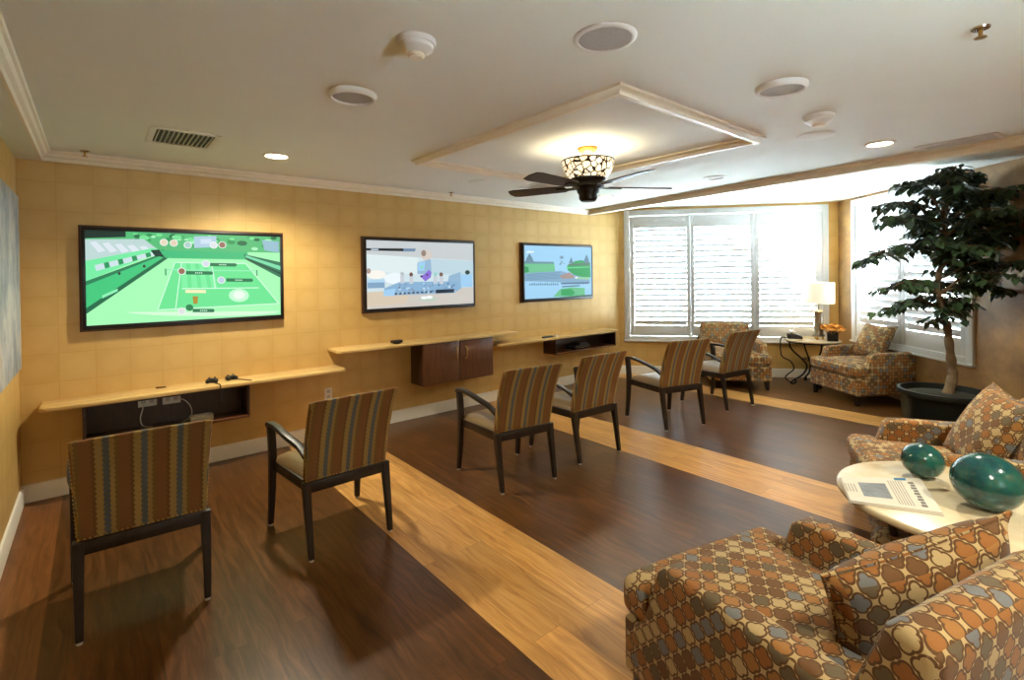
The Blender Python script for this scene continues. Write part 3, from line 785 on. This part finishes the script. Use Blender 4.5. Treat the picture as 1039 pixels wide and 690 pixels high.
for i in range(N_):
    for G in (0, N_): b.faces.new((top[i][G], top[i+1][G], bot[i+1][G], bot[i][G])); b.faces.new((top[G][i], top[G][i+1], bot[G][i+1], bot[G][i]))
merge(bm, b); bmesh.ops.remove_doubles(bm, verts=bm.verts, dist=.0005)
obj('seat', bm, M['vinyl'], root, sharp=60)
# upholstered back: slab leaning backwards, gently curved
bm = bm_(); b = bmesh.new(); NB = 10
prof = [(.168, .415), (.19, .52), (.225, .66), (.275, .79), (.328, .893)]
def back_x(z):
    for (x0, z0), (x1, z1) in zip(prof, prof[1:]):
        if z <= z1: return x0+(x1-x0)*(z-z0)/(z1-z0)
    return prof[-1][0]
F, K = [], []
for i in range(NB+1):
    z = .405+.488*i/NB; x = back_x(max(z, .415)); hw = .243+.014*i/NB; fr, bk = [], []
    for j in range(NB+1):
        v = 2*j/NB-1
        fr.append(b.verts.new((x-.004+.012*v*v, v*hw, z-.01))); bk.append(b.verts.new((x+.06, v*hw, z)))
    F.append(fr); K.append(bk)
for i in range(NB):
    for j in range(NB):
        b.faces.new((F[i][j], F[i][j+1], F[i+1][j+1], F[i+1][j])); b.faces.new((K[i][j+1], K[i][j], K[i+1][j], K[i+1][j+1]))
    for j in (0, NB): b.faces.new((F[i][j], F[i+1][j], K[i+1][j], K[i][j]))
    for r in (0, NB): b.faces.new((F[r][i], F[r][i+1], K[r][i+1], K[r][i]))
bmesh.ops.recalc_face_normals(b, faces=b.faces); bevel(b, .012, 3, 50); merge(bm, b)
back = obj('backrest', bm, M['stripe'], root, sharp=60)
for s in (-1, 1):
    bm = bm_()
    for k in range(24):
        z = .43+.45*k/23; hw = .243+.014*(z-.405)/.488
        lathe(bm, [(0, .004), (.004, .003), (.006, 0)], 6, M=Matrix.Translation((back_x(z)+.03, s*(hw+.0005), z)) @ Matrix.Rotation(-s*PI/2, 4, 'X'))
    obj('nailhead_trim', bm, M['brass'], back)
bm = bm_()
for k in range(26):
    y = -.235+.47*k/25; lathe(bm, [(0, .004), (.004, .003), (.006, 0)], 6, M=Matrix.Translation((.2285, y, .422)) @ Matrix.Rotation(PI/2, 4, 'Y'))
obj('nailhead_trim', bm, M['brass'], back)
bm = bm_(); sweep(bm, [(.205, -W2-.01, .392), (.205, W2+.01, .392)], [(.022, .018)]*2, 'y', .004); obj('back_rail', bm, M['espresso'], root)
spots = [(1.756, .588, -2.0, 'striped chair in front of the long dark cubby, beside the left wall'),
         (1.765, 1.528, 1.5, 'second striped chair from the left wall, one rear leg on the light floor stripe'),
         (1.842, 2.870, -6.5, 'third striped chair from the left wall, in front of the two-door cabinet'),
         (1.819, 3.672, -3.5, 'fourth striped chair from the left wall, close beside the third'),
         (1.872, 4.990, -17., 'fifth striped chair from the left wall, in front of the bay-side cubby'),
         (1.886, 6.050, -8.0, 'farthest striped chair, in front of the armchair by the bay window')]
for k, (x, y, a, lab) in enumerate(spots):
    c = root if k == 0 else copy_tree(root)
    c.location = (x, y, 0); c.rotation_euler = (0, 0, math.radians(a)); c['label'] = lab

# ------------------------------------------------------------------ armchairs (local: front -x)
AG = 'quatrefoil patterned armchairs'
aroot = thing('armchair', '', 'armchair', group=AG)
bm = bm_(); prism(bm, [(-.40, -.385), (-.40, .385), (.44, .36), (.44, -.36)], 'xy', .115, .315, .02, 3); obj('seat_base', bm, M['trellis'], aroot)
bm = bm_()
cushion(bm, (-.02, 0, .395), (.75, .555, .155), .05, (.022, .006), 14)
cushion(bm, (-.335, 0, .392), (.17, .775, .15), .05, (.012, .008), 12)
cu = obj('seat_cushion', bm, M['trellis'], aroot, sharp=80)
for s in (-1, 1):
    bm = bm_()
    ap = [(-.36, .29), (-.31, .34), (-.265, .43), (-.24, .51), (-.222, .565), (-.19, .59), (-.10, .597), (.10, .60), (.38, .605), (.44, .62), (.46, .30), (.43, .13), (-.32, .13)]
    prism(bm, ap, 'xz', min(s*.285, s*.392), max(s*.285, s*.392), .028, 4, ang=50); obj('armrest', bm, M['trellis'], aroot, sharp=60)
bm = bm_()
bp = [(.31, .30), (.335, .62), (.40, .795), (.43, .818), (.475, .816), (.515, .79), (.505, .62), (.47, .13), (.38, .13)]
prism(bm, [(x+.03*(z>.5), z*.975) for x, z in bp], 'xz', -.335, .335, .028, 4, ang=45); bk = obj('backrest', bm, M['trellis'], aroot, sharp=60)
for sx in (-1, 1):
    for sy in (-1, 1):
        bm = bm_(); x, y = (-.35 if sx < 0 else .40), sy*.33
        sweep(bm, [(x+(.012*sx), y+.008*sy, 0), (x, y, .118)], [(.018, .018), (.03, .03)], 'z', .004); obj('leg', bm, M['espresso'], aroot)
def rot_to(fx, fy): return math.atan2(-fy, -fx)          # local -x faces (fx,fy)
arm = [((4.188, 2.16), (-.97, .242), 'armchair with a large tilted pillow, between round marble table and the light floor stripe'),
       ((4.25, 4.13), (-.905, -.425), 'armchair behind the round marble table with teal balls'),
       ((2.93, 7.56), (-.56, -.83), 'armchair between the side table and the potted tree'),
       ((1.50, 7.19), (.642, -.766), 'armchair directly under the three-panel bay window')]
for k, ((x, y), (fx, fy), lab) in enumerate(arm):
    c = aroot if k == 0 else copy_tree(aroot)
    c.location = (x, y, 0); c.rotation_euler = (0, 0, rot_to(fx, fy)); c['label'] = lab

PG = 'patterned throw pillows on the armchairs'
def pillow(label, c, xa, za, w, h, t):
    """c centre; xa = direction of its top edge, za = roughly up; local x along the top edge."""
    X = Vector(xa).normalized(); Z = Vector(za); Z = (Z-X*Z.dot(X)).normalized(); Y = Z.cross(X)
    bm = bm_(); pillow_mesh(bm, w, h, t)
    o = obj('throw_pillow', bm, M['trellis'], sharp=75)
    o.matrix_world = Matrix(((X.x, Y.x, Z.x, c[0]), (X.y, Y.y, Z.y, c[1]), (X.z, Y.z, Z.z, c[2]), (0, 0, 0, 1)))
    tag(o, label, 'pillow', PG)
    bm = bm_()
    n = 16; ring = []
    for u, v in [(-1+2*i/n, -1) for i in range(n)]+[(1, -1+2*i/n) for i in range(n)]+[(1-2*i/n, 1) for i in range(n)]+[(-1, 1-2*i/n) for i in range(n)]:
        ring.append((u*w/2*(1-.10*((1-v*v)*abs(u)**3)), 0, v*h/2*(1-.10*((1-u*u)*abs(v)**3))))
    tube(bm, ring+[ring[0]], .006, 6, cap=False); obj('piping', bm, M['trellis'], o)
    return o
pillow('large throw pillow tilted across the seat of the armchair before the round table', (4.49, 2.24, .59), (.31, .44, .14), (.22, -.14, 1), .58, .44, .20)
pillow('front throw pillow leaning on the armchair behind the marble table', (4.42, 4.24, .64), (-.45, .85, .06), (.55, .1, 1), .52, .50, .2)
pillow('back throw pillow half hidden behind another, on the armchair behind the marble table', (4.62, 4.12, .69), (-.3, .9, 0), (.35, .1, 1), .46, .46, .16)
pillow('throw pillow on the armchair between side table and potted tree', (3.01, 7.70, .69), (-.83, .56, .0), (.3, .45, 1), .46, .44, .18)

# ------------------------------------------------------------------ marble table, ottoman, balls, newspaper
TC = (4.44, 3.28); TZ = .56
t = thing('round_table', 'round cream marble table with a newspaper and two teal balls', 'table', (TC[0], TC[1], 0))
bm = bm_(); R = .455
lathe(bm, [(0, TZ-.034), (R-.02, TZ-.034), (R-.006, TZ-.030), (R, TZ-.02), (R, TZ-.010), (R-.004, TZ-.003), (R-.012, TZ), (0, TZ)], 72)
obj('tabletop', bm, M['stone'], t, sharp=50)
bm = bm_(); lathe(bm, [(.30, TZ-.075), (.32, TZ-.075), (.32, TZ-.034), (.30, TZ-.034)], 48); obj('apron', bm, M['espresso'], t)
for a in (100, 225, 335):
    a = math.radians(a); bm = bm_()
    tube(bm, smooth([(.30*math.cos(a), .30*math.sin(a), TZ-.05), (.27*math.cos(a), .27*math.sin(a), .3), (.34*math.cos(a), .34*math.sin(a), 0.012)], 5), .016, 10)
    obj('leg', bm, M['espresso'], t)
t = thing('ottoman', 'dark patterned ottoman tucked under the round marble table', 'ottoman', (4.34, 3.20, 0), math.radians(11))
bm = bm_(); cushion(bm, (0, 0, .24), (.40, .36, .30), .05, (.012, .004), 10); obj('cushion', bm, M['trellis'], t, sharp=80)
for sx in (-1, 1):
    for sy in (-1, 1):
        bm = bm_(); sweep(bm, [(sx*.15, sy*.13, 0), (sx*.14, sy*.12, .10)], [(.015, .015), (.022, .022)], 'z', .003); obj('foot', bm, M['espresso'], t)
def ball(label, c, r):
    bm = bm_(); n = 24
    prof = [(r*math.sin(PI*k/n), -.94*r*math.cos(PI*k/n)) for k in range(n+1)]; prof[0] = (0, -.94*r); prof[-1] = (0, .94*r)
    lathe(bm, prof, 48); o = obj('glazed_ball', bm, M['glaze'], loc=(c[0], c[1], TZ+.94*r), sharp=180); tag(o, label, 'decorative ball', 'teal balls on the marble table')
ball('smaller teal crackle-glazed ball on the round table', (4.275, 3.455), .085)
ball('larger teal crackle-glazed ball on the round table', (4.525, 3.25), .12)
# newspaper
pa = [Vector((4.02, 3.13)), Vector((4.135, 2.885)), Vector((4.425, 3.03)), Vector((4.28, 3.40))]
t = thing('newspaper', 'folded newspaper lying on the round marble table', 'newspaper', (pa[0].x, pa[0].y, TZ+.0005))
ex = (pa[1]-pa[0]); ey = (pa[3]-pa[0])
def Q(u, v):
    p = pa[0]*(1-u)*(1-v)+pa[1]*u*(1-v)+pa[2]*u*v+pa[3]*(1-u)*v; return (p.x-pa[0].x, p.y-pa[0].y)
bm = bm_()
for k in range(3):
    e = .012*k; prism(bm, [Q(0+e*.5, e), Q(1-e*.3, e*.4), Q(1-e, 1-e*.6), Q(e*.6, 1-e)], 'xy', .004*k, .004*k+.0036)
obj('page', bm, M['paper'], t)
def patch(name, mat, rects):
    bm = bm_()
    for u0, v0, u1, v1 in rects: prism(bm, [Q(u0, v0), Q(u1, v0), Q(u1, v1), Q(u0, v1)], 'xy', .0118, .0124)
    obj(name, bm, mat, t)
patch('photograph', M['photo'], [(.24, .20, .76, .52)])
patch('masthead_mark', M['blueink'], [(.02, .66, .10, .80)])
patch('headline', M['ink'], [(.15+.085*k, .80+.012*(k % 2), .15+.085*k+.06, .865) for k in range(9)])
patch('text_columns', plain('news_text', (176, 170, 162), .9), [(.12+.0*k, .565+.03*k, .9, .578+.03*k) for k in range(6)]+[(.30, .03+.035*k, .62, .045+.035*k) for k in range(4)])

# ------------------------------------------------------------------ side table corner
ST = (2.265, 7.885); SZ = .62
t = thing('side_table', 'small round side table with scrolled black iron base by the window corner', 'table', (ST[0], ST[1], 0))
bm = bm_(); lathe(bm, [(0, SZ-.022), (.325, SZ-.022), (.335, SZ-.014), (.335, SZ-.005), (.33, SZ), (0, SZ)], 56); obj('tabletop', bm, M['stone'], t)
bm = bm_(); lathe(bm, [(.29, SZ-.04), (.31, SZ-.04), (.31, SZ-.022), (.29, SZ-.022)], 40); obj('rim_band', bm, M['iron'], t)
for k in range(4):
    a = math.radians(40+90*k); bm = bm_()
    def pol(r, z, w=0): return (r*math.cos(a)-w*math.sin(a), r*math.sin(a)+w*math.cos(a), z)
    tube(bm, smooth([pol(.29, SZ-.04), pol(.26, .48), pol(.12, .34), pol(.07, .25), pol(.12, .14), pol(.22, .07), pol(.27, .03), pol(.25, .011), pol(.21, .03), pol(.22, .06)], 5), .011, 8)
    obj('leg', bm, M['iron'], t)
bm = bm_(); tube(bm, [(.11*math.cos(2*PI*k/20), .11*math.sin(2*PI*k/20), .35) for k in range(21)], .008, 6); obj('base_ring', bm, M['iron'], t)
def on_st(dx, dy): return (ST[0]+dx, ST[1]+dy, SZ)
t = thing('table_lamp', 'table lamp with white drum shade and mottled glass column on the side table', 'lamp', on_st(.06, .05))
for q in (.5, 2.6, 4.7):
    bm = bm_(); lathe(bm, [(0, 0), (.014, 0), (.016, .045), (0, .045)], 12, (.05*math.cos(q), .05*math.sin(q), 0)); obj('foot', bm, M['brass'], t)
bm = bm_(); lathe(bm, [(0, .045), (.072, .045), (.074, .055), (.058, .08), (.056, .35), (.062, .38), (.04, .40), (.012, .405), (.012, .50), (0, .50)], 28); obj('column', bm, M['mercury'], t, sharp=50)
bm = bm_(); lathe(bm, [(.185, .49), (.19, .49), (.19, .77), (.185, .77)], 40); obj('lamp_shade', bm, M['linen'], t)
bm = bm_(); lathe(bm, [(0, .50), (.02, .50), (.032, .55), (.02, .60), (0, .61)], 16); obj('bulb', bm, emit('lamp_bulb', (255, 224, 170), 6.), t)
bm = bm_()
for k in range(3): tube(bm, [(.012*math.cos(2*k), .012*math.sin(2*k), .49), (.186*math.cos(2.09*k), .186*math.sin(2.09*k), .70)], .002, 5)
obj('shade_harp', bm, M['brass'], t)
t = thing('flower_box', 'square black planter with orange flowers on the side table', 'planter', on_st(.235, .02), .4)
bm = bm_()
for c, s in (((0, 0, .004), (.12, .12, .008)), ((.056, 0, .06), (.008, .12, .12)), ((-.056, 0, .06), (.008, .12, .12)), ((0, .056, .06), (.104, .008, .12)), ((0, -.056, .06), (.104, .008, .12))): box(bm, c, s, .001)
obj('box', bm, M['black'], t)
bm = bm_(); rnd = random.Random(3)
for k in range(90):
    a = rnd.random()*2*PI; r = .14*math.sqrt(rnd.random()); z = .135+.085*(1-(r/.14)**2)*rnd.random()+.01
    Mx = Matrix.Translation((r*math.cos(a), r*math.sin(a), z)) @ Matrix.Rotation(rnd.random()*1.2-.6, 4, 'X') @ Matrix.Rotation(rnd.random()*1.2-.6, 4, 'Y')
    lathe(bm, [(0, 0), (.016, .006), (.024, .016), (.02, .018), (.008, .010), (0, .009)], 7, M=Mx)
for k in range(14): a = k*.45; tube(bm, [(.03*math.cos(a), .03*math.sin(a), .06), (.10*math.cos(a), .10*math.sin(a), .15)], .003, 5)
obj('flowers', bm, M['orange'], t, sharp=60)
t = thing('desk_telephone', 'small black and chrome telephone on the side table', 'telephone', on_st(-.20, -.06), .5)
bm = bm_(); prism(bm, [(-.09, 0), (.09, 0), (.09, .03), (.03, .06), (-.09, .065)], 'xz', -.07, .07, .008, 2); obj('body', bm, M['black'], t)
bm = bm_(); cushion(bm, (-.03, 0, .088), (.06, .19, .04), .018, (0, 0), 6); obj('handset', bm, M['chrome'], t)
bm = bm_(); box(bm, (.05, 0, .052), (.03, .08, .006), .002); obj('keypad', bm, M['white'], t)
bm = bm_(); tube(bm, smooth([(ST[0]-.30, ST[1]-.10, SZ+.008), (ST[0]-.34, ST[1]-.13, SZ+.008), (ST[0]-.352, ST[1]-.15, SZ-.04), (ST[0]-.35, ST[1]-.15, .45), (ST[0]-.33, ST[1]-.14, .36), (ST[0]-.24, ST[1]-.10, .30), (ST[0]-.20, ST[1]-.10, .2), (ST[0]-.3, ST[1]-.12, .08), (ST[0]-.22, ST[1]-.14, .012)], 6), .009, 8)
tag(obj('telephone_cord', bm, M['black']), 'black cord drooping off the side table edge from the telephone', 'cord')

# ------------------------------------------------------------------ potted tree
PT = Vector((3.86, 6.46, 0))
t = thing('potted_tree', 'leafy ficus tree with a crooked trunk in a wide dark pot', 'tree', PT)
bm = bm_(); lathe(bm, [(0, 0), (.25, 0), (.265, .02), (.305, .18), (.318, .34), (.325, .375), (.345, .385), (.35, .41), (.342, .432), (.318, .432), (.305, .39), (.30, .36), (0, .36)], 56)
obj('pot', bm, M['pot'], t, sharp=45)
bm = bm_(); lathe(bm, [(.30, .362), (.28, .385), (.15, .40), (0, .405)], 32); obj('soil', bm, M['soil'], t)
RV = Vector((r0.x, r0.y, 0)); FV = Vector((fw.x, fw.y, 0)).normalized()      # across / away axes of the clearing
def W(a, d, z): v = RV*a+FV*d; return (v.x, v.y, z)
tr = [W(.03, 0, .36), W(.10, .02, .52), W(.11, .03, .63), W(.06, .0, .84), (W(.02, -.02, 1.04)), W(.0, 0, 1.16), W(-.02, .03, 1.45), W(.04, 0, 1.8), W(.02, .02, 2.15), W(.05, 0, 2.42)]
bm = bm_(); sp = smooth(tr, 5); tube(bm, sp, [.045-.036*(k/len(sp))+.004*math.sin(k*1.7) for k in range(len(sp))], 12); obj('trunk', bm, M['bark'], t)
br = []      # (start height, end a, d, z)
ends = [(2.0, -.62, -.12, 2.02), (1.9, -.64, .1, 1.66), (1.5, -.50, -.05, 1.40), (1.3, -.38, .1, 1.20), (1.25, -.12, -.12, 1.08), (2.2, -.22, .1, 2.40), (2.25, .34, .05, 2.44), (2.1, .55, -.1, 2.22), (2.0, .76, .08, 2.06),
        (1.8, .74, -.15, 1.80), (1.6, .70, .1, 1.62), (1.45, .56, -.1, 1.34), (1.3, .30, .12, 1.20), (2.0, .1, -.5, 2.05), (1.7, -.1, -.45, 1.75), (1.9, .1, .42, 1.95), (1.5, .2, -.42, 1.5), (2.2, -.05, -.25, 2.3), (1.35, .2, .3, 1.42), (1.75, .38, -.3, 1.95), (2.1, -.38, .22, 2.2), (1.95, .45, .25, 1.9), (2.3, .12, .1, 2.5), (2.25, -.05, -.2, 2.47), (2.2, .5, .2, 2.36), (2.0, .6, -.3, 2.0), (1.9, .35, .1, 1.75), (1.7, .5, .3, 1.72), (2.1, .25, -.35, 2.25), (1.6, .42, -.35, 1.6), (1.8, -.3, -.2, 1.82), (2.05, -.2, .3, 2.05), (1.9, .85, -.1, 1.95), (1.8, .8, .2, 1.72)]
def on_trunk(z):
    for p, q in zip(sp, sp[1:]):
        if p.z <= z <= q.z: return p
    return sp[-1]
bm = bm_(); lf = bm_(); rnd = random.Random(11)
def leaf(p, d, size, droop):
    d = Vector(d); d.z -= droop; d.normalize()
    side = d.cross(Vector((rnd.uniform(-.4, .4), rnd.uniform(-.4, .4), 1))).normalized(); up = side.cross(d)
    L, Wd = size, size*.30
    pts = [(0, 0, 0), (.28, 1, .06), (.6, .82, .05), (1, 0, -.06), (.6, -.82, .05), (.28, -1, .06)]
    vs = [lf.verts.new(p+d*(a*L)+side*(b*Wd)+up*(c*L)) for a, b, c in pts]
    mid = lf.verts.new(p+d*(.45*L)-up*(.02*L))
    mi = 0 if rnd.random() < .6 else 1
    for i in range(6):
        f = lf.faces.new((mid, vs[i], vs[(i+1) % 6])); f.material_index = mi
for z0, a, d, z1 in ends:
    s = on_trunk(z0-.12); e = Vector(W(a, d, z1)); mid = (s+e)/2+Vector((0, 0, .10))
    path = smooth([s, mid, e], 5); tube(bm, path, [.012-.009*k/len(path) for k in range(len(path))], 6)
    n = int(6+(e-s).length*11)
    for k in range(n):
        f = .25+.75*(k+rnd.random())/n; i = min(len(path)-2, int(f*(len(path)-1))); p = path[i].lerp(path[i+1], f*(len(path)-1)-i)
        ang_ = rnd.random()*2*PI; tw = Vector((math.cos(ang_), math.sin(ang_), rnd.uniform(-.25, .25))).normalized()
        ln = rnd.uniform(.10, .22); q = p+tw*ln+Vector((0, 0, -.03)); tube(bm, [p, (p+q)/2+Vector((0, 0, .012)), q], [.003, .0025, .0015], 4)
        for m_ in range(11):
            h = (m_+.5)/11; pp = p.lerp(q, h)+Vector((rnd.uniform(-.02, .02), rnd.uniform(-.02, .02), rnd.uniform(-.02, .02)))
            aa = ang_+rnd.choice((-1, 1))*rnd.uniform(.3, 1.3)
            leaf(pp, (math.cos(aa), math.sin(aa), .05), rnd.uniform(.065, .11), rnd.uniform(.2, 1.5))
obj('branches', bm, M['bark'], t); 
me_o = obj('foliage', lf, [M['leaf'], M['leaf2']], t, sharp=180)

# ------------------------------------------------------------------ ceiling fan
FC = Vector((2.42, 3.18, HC))
t = thing('ceiling_fan', 'ceiling fan with a glowing leaded glass bowl inside the square ceiling moulding', 'fan', FC)
bm = bm_(); lathe(bm, [(0, 0), (.072, 0), (.075, -.012), (.066, -.028), (.04, -.045), (.016, -.052), (0, -.052)], 32); obj('canopy', bm, M['gilt'], t)
bm = bm_(); lathe(bm, [(0, -.05), (.011, -.05), (.011, -.24), (0, -.24)], 14); obj('downrod', bm, M['bronze'], t)
bm = bm_(); lathe(bm, [(.184, -.098), (.188, -.098), (.186, -.13), (.172, -.17), (.15, -.205), (.128, -.225), (.124, -.222), (.146, -.20), (.168, -.166), (.182, -.13)], 56); sh = obj('glass_bowl', bm, M['glass_shade'], t, sharp=60)
bm = bm_(); tube(bm, [(.187*math.cos(2*PI*k/48), .187*math.sin(2*PI*k/48), -.098) for k in range(49)], .005, 6); obj('bowl_rim', bm, M['bronze'], sh)
bm = bm_(); lathe(bm, [(0, -.215), (.125, -.215), (.128, -.235), (.112, -.25), (.112, -.275), (.118, -.285), (.10, -.30), (.082, -.305), (.08, -.325), (.068, -.34), (.066, -.375), (.05, -.39), (0, -.392)], 40); obj('motor_housing', bm, M['bronze'], t, sharp=40)
for k in range(5):
    a = math.radians(59.4+72*k); Mx = Matrix.Rotation(a, 4, 'Z')
    bm = bm_(); prism(bm, [(.17, -.045), (.20, -.06), (.58, -.072), (.625, -.06), (.64, 0), (.625, .06), (.58, .072), (.20, .06), (.17, .045)], 'xy', -.004, .004, .002, 1, M=Mx @ Matrix.Translation((0, 0, -.285)) @ Matrix.Rotation(math.radians(11), 4, 'X'))
    bl = obj('blade', bm, M['blade'], t)
    bm = bm_(); prism(bm, [(.09, -.012), (.16, -.018), (.24, -.034), (.26, 0), (.24, .034), (.16, .018), (.09, .012)], 'xy', -.011, -.0035, .001, 1, M=Mx @ Matrix.Translation((0, 0, -.285)) @ Matrix.Rotation(math.radians(11), 4, 'X'))
    obj('blade_bracket', bm, M['bronze'], bl)

# ------------------------------------------------------------------ ceiling fittings
def cthing(name, label, cat, x, y, group=None, z=HC): return thing(name, label, cat, (x, y, z), 0, group)
def downlight(label, x, y, lit, r=.10):
    t = cthing('recessed_downlight', label, 'ceiling light', x, y, 'recessed ceiling downlights')
    bm = bm_(); lathe(bm, [(r*.72, 0), (r*.74, -.004), (r*.80, -.010), (r*.95, -.008), (r, -.003), (r, 0)], 40); obj('trim_ring', bm, M['white'], t)
    bm = bm_(); lathe(bm, [(0, -.002), (r*.73, -.002), (r*.73, -.004), (0, -.005)], 32); obj('lens', bm, LED if lit else M['grey'], t)
def roundspk(name, label, cat, x, y, r, h, group=None):
    t = cthing(name, label, cat, x, y, group)
    bm = bm_(); lathe(bm, [(r*.84, 0), (r*.84, -h*.9), (r*.88, -h), (r*.95, -h*.8), (r, -h*.3), (r, 0)], 44); obj('trim_ring', bm, M['white'], t)
    bm = bm_(); lathe(bm, [(0, -h*.55), (r*.6, -h*.55), (r*.845, -h*.5), (r*.845, 0), (0, 0)], 36); obj('grille', bm, M['grey'], t)
downlight('lit downlight beside the slotted ceiling vent, over the tennis television', .83, 1.475, True)
downlight('lit downlight near the far ceiling corner, beyond the fan', 1.0, 5.1, True)
downlight('lit downlight on the potted tree side of the ceiling, near the wide vent', 3.79, 4.78, True)
downlight('unlit downlight between the fan and the bay beam', 2.41, 5.03, False, .105)
roundspk('ceiling_speaker', 'large flat grey speaker disc, nearer than the square ceiling moulding', 'speaker', 3.60, 1.945, .122, .010, 'round ceiling speakers')
roundspk('ceiling_speaker', 'raised round speaker between smoke detector and ceiling vent', 'speaker', 2.42, 1.42, .118, .028, 'round ceiling speakers')
roundspk('ceiling_speaker', 'raised round speaker between square ceiling moulding and a smoke detector', 'speaker', 3.815, 3.03, .118, .028, 'round ceiling speakers')
def cover(label, x, y, r):
    bm = bm_(); lathe(bm, [(0, -.006), (r*.93, -.006), (r, -.002), (r, 0), (0, 0)], 40)
    tag(obj('blank_cover', bm, M['ceil'], loc=(x, y, HC)), label, 'ceiling cover', 'flat blank ceiling covers')
cover('flat pale disc on the ceiling beside a smoke detector and the square moulding', 3.58, 4.165, .115)
cover('flat pale disc on the ceiling above the middle television', .88, 3.34, .115)
def smoke(label, x, y, r):
    t = cthing('smoke_detector', label, 'smoke detector', x, y, 'ceiling smoke detectors')
    bm = bm_(); lathe(bm, [(0, 0), (r, 0), (r, -.012), (r*.96, -.02), (0, -.02)], 36); obj('mounting_base', bm, M['white'], t)
    bm = bm_(); lathe(bm, [(r*.88, -.02), (r*.86, -.034), (r*.55, -.050), (r*.42, -.052), (0, -.052)], 36); obj('body', bm, M['white'], t)
    bm = bm_(); lathe(bm, [(0, -.068), (r*.34, -.068), (r*.42, -.062), (r*.42, -.052), (0, -.052)], 24); obj('sensor_cage', bm, M['crown'], t)
smoke('smoke detector with protruding nose between flat and raised round speakers', 3.125, 1.385, .078)
smoke('smoke detector close to a raised speaker and a flat pale disc', 3.755, 3.70, .082)
def vent(label, x, y, sx, sy, n, along, group='ceiling air vents', rz=0):
    t = thing('ceiling_vent', label, 'vent', (x, y, HC), rz, group)
    bm = bm_(); w = .035
    for c, s in (((0, sy/2-w/2, -.004), (sx, w, .008)), ((0, -sy/2+w/2, -.004), (sx, w, .008)), ((sx/2-w/2, 0, -.004), (w, sy-2*w, .008)), ((-sx/2+w/2, 0, -.004), (w, sy-2*w, .008))): box(bm, c, s, .002)
    obj('frame', bm, M['white'], t)
    bm = bm_(); box(bm, (0, 0, -.0008), (sx-2*w, sy-2*w, .001)); obj('duct_backing', bm, M['dgrey'], t)
    for k in range(n):
        q = (k+.5)/n-.5; bm = bm_()
        box(bm, (0, q*(sy-2*w), -.006), (sx-2*w, .004, .012)); obj('fin', bm, M['white'], t)
vent('slotted air vent on the ceiling beside the lit left downlight', .97, .87, .43, .38, 12, 'x')
vent('small air vent on the ceiling behind the fan', 1.05, 3.98, .36, .30, 9, 'x')
vent('wide air vent against the ceiling beam before the bay', 4.16, 5.19, .46, .22, 3, 'x', rz=ang)
def sprinkler(label, x, y):
    t = cthing('fire_sprinkler', label, 'sprinkler', x, y, 'ceiling fire sprinklers')
    bm = bm_(); lathe(bm, [(0, 0), (.03, 0), (.028, -.006), (.012, -.010), (0, -.010)], 20); obj('escutcheon', bm, M['chrome'], t)
    bm = bm_(); lathe(bm, [(0, -.01), (.008, -.01), (.006, -.035), (0, -.035)], 12); lathe(bm, [(0, -.036), (.018, -.036), (.02, -.039), (0, -.04)], 14); obj('deflector', bm, M['brass'], t)
sprinkler('fire sprinkler on open ceiling, farthest from the television wall', 4.54, 3.0)
sprinkler('fire sprinkler on the ceiling in the left wall corner', .17, .37)
sprinkler('fire sprinkler on the ceiling over the middle television', .17, 3.46)

# ------------------------------------------------------------------ light
def lamp(name, typ, loc, power, color, **kw):
    d = bpy.data.lights.new(name, typ); d.energy = power; d.color = color
    for k, v in kw.items(): setattr(d, k, v)
    o = bpy.data.objects.new(name, d); COL.objects.link(o); o.location = loc; return o
WARM = (1, .93, .72)
for x, y, p in ((.83, 1.475, 56), (1.0, 5.1, 14), (3.79, 4.78, 50)):
    lamp('downlight_or_fill', 'SPOT', (x, y, HC-.02), p*3.2, WARM, spot_size=math.radians(150), spot_blend=.7, shadow_soft_size=.06)
for x, y, p in ((5.3, 1.3, 50), (5.6, 3.2, 60)):          # added fill spots out of view, without fittings, to brighten the room
    lamp('downlight_or_fill', 'SPOT', (x, y, HC-.02), p*2.2, WARM, spot_size=math.radians(150), spot_blend=.7, shadow_soft_size=.06)
lamp('fan_bowl_bulb', 'POINT', FC+Vector((0, 0, -.13)), 20, (1, .86, .60), shadow_soft_size=.04)
lamp('lamp_bulb_light', 'POINT', (ST[0]+.06, ST[1]+.05, SZ+.62), 9, (1, .74, .42), shadow_soft_size=.04)

w = bpy.data.worlds.new('overcast_daylight'); scene.world = w; w.use_nodes = True
bg = w.node_tree.nodes['Background']; bg.inputs[0].default_value = (.72, .90, 1.0, 1); bg.inputs[1].default_value = 54
vs = scene.view_settings
vs.view_transform = 'Standard'; vs.look = 'None'; vs.exposure = .3; vs.gamma = 1; vs.use_curve_mapping = False
try:
    scene.cycles.sample_clamp_indirect = 6; scene.cycles.caustics_reflective = False; scene.cycles.caustics_refractive = False
except Exception: pass
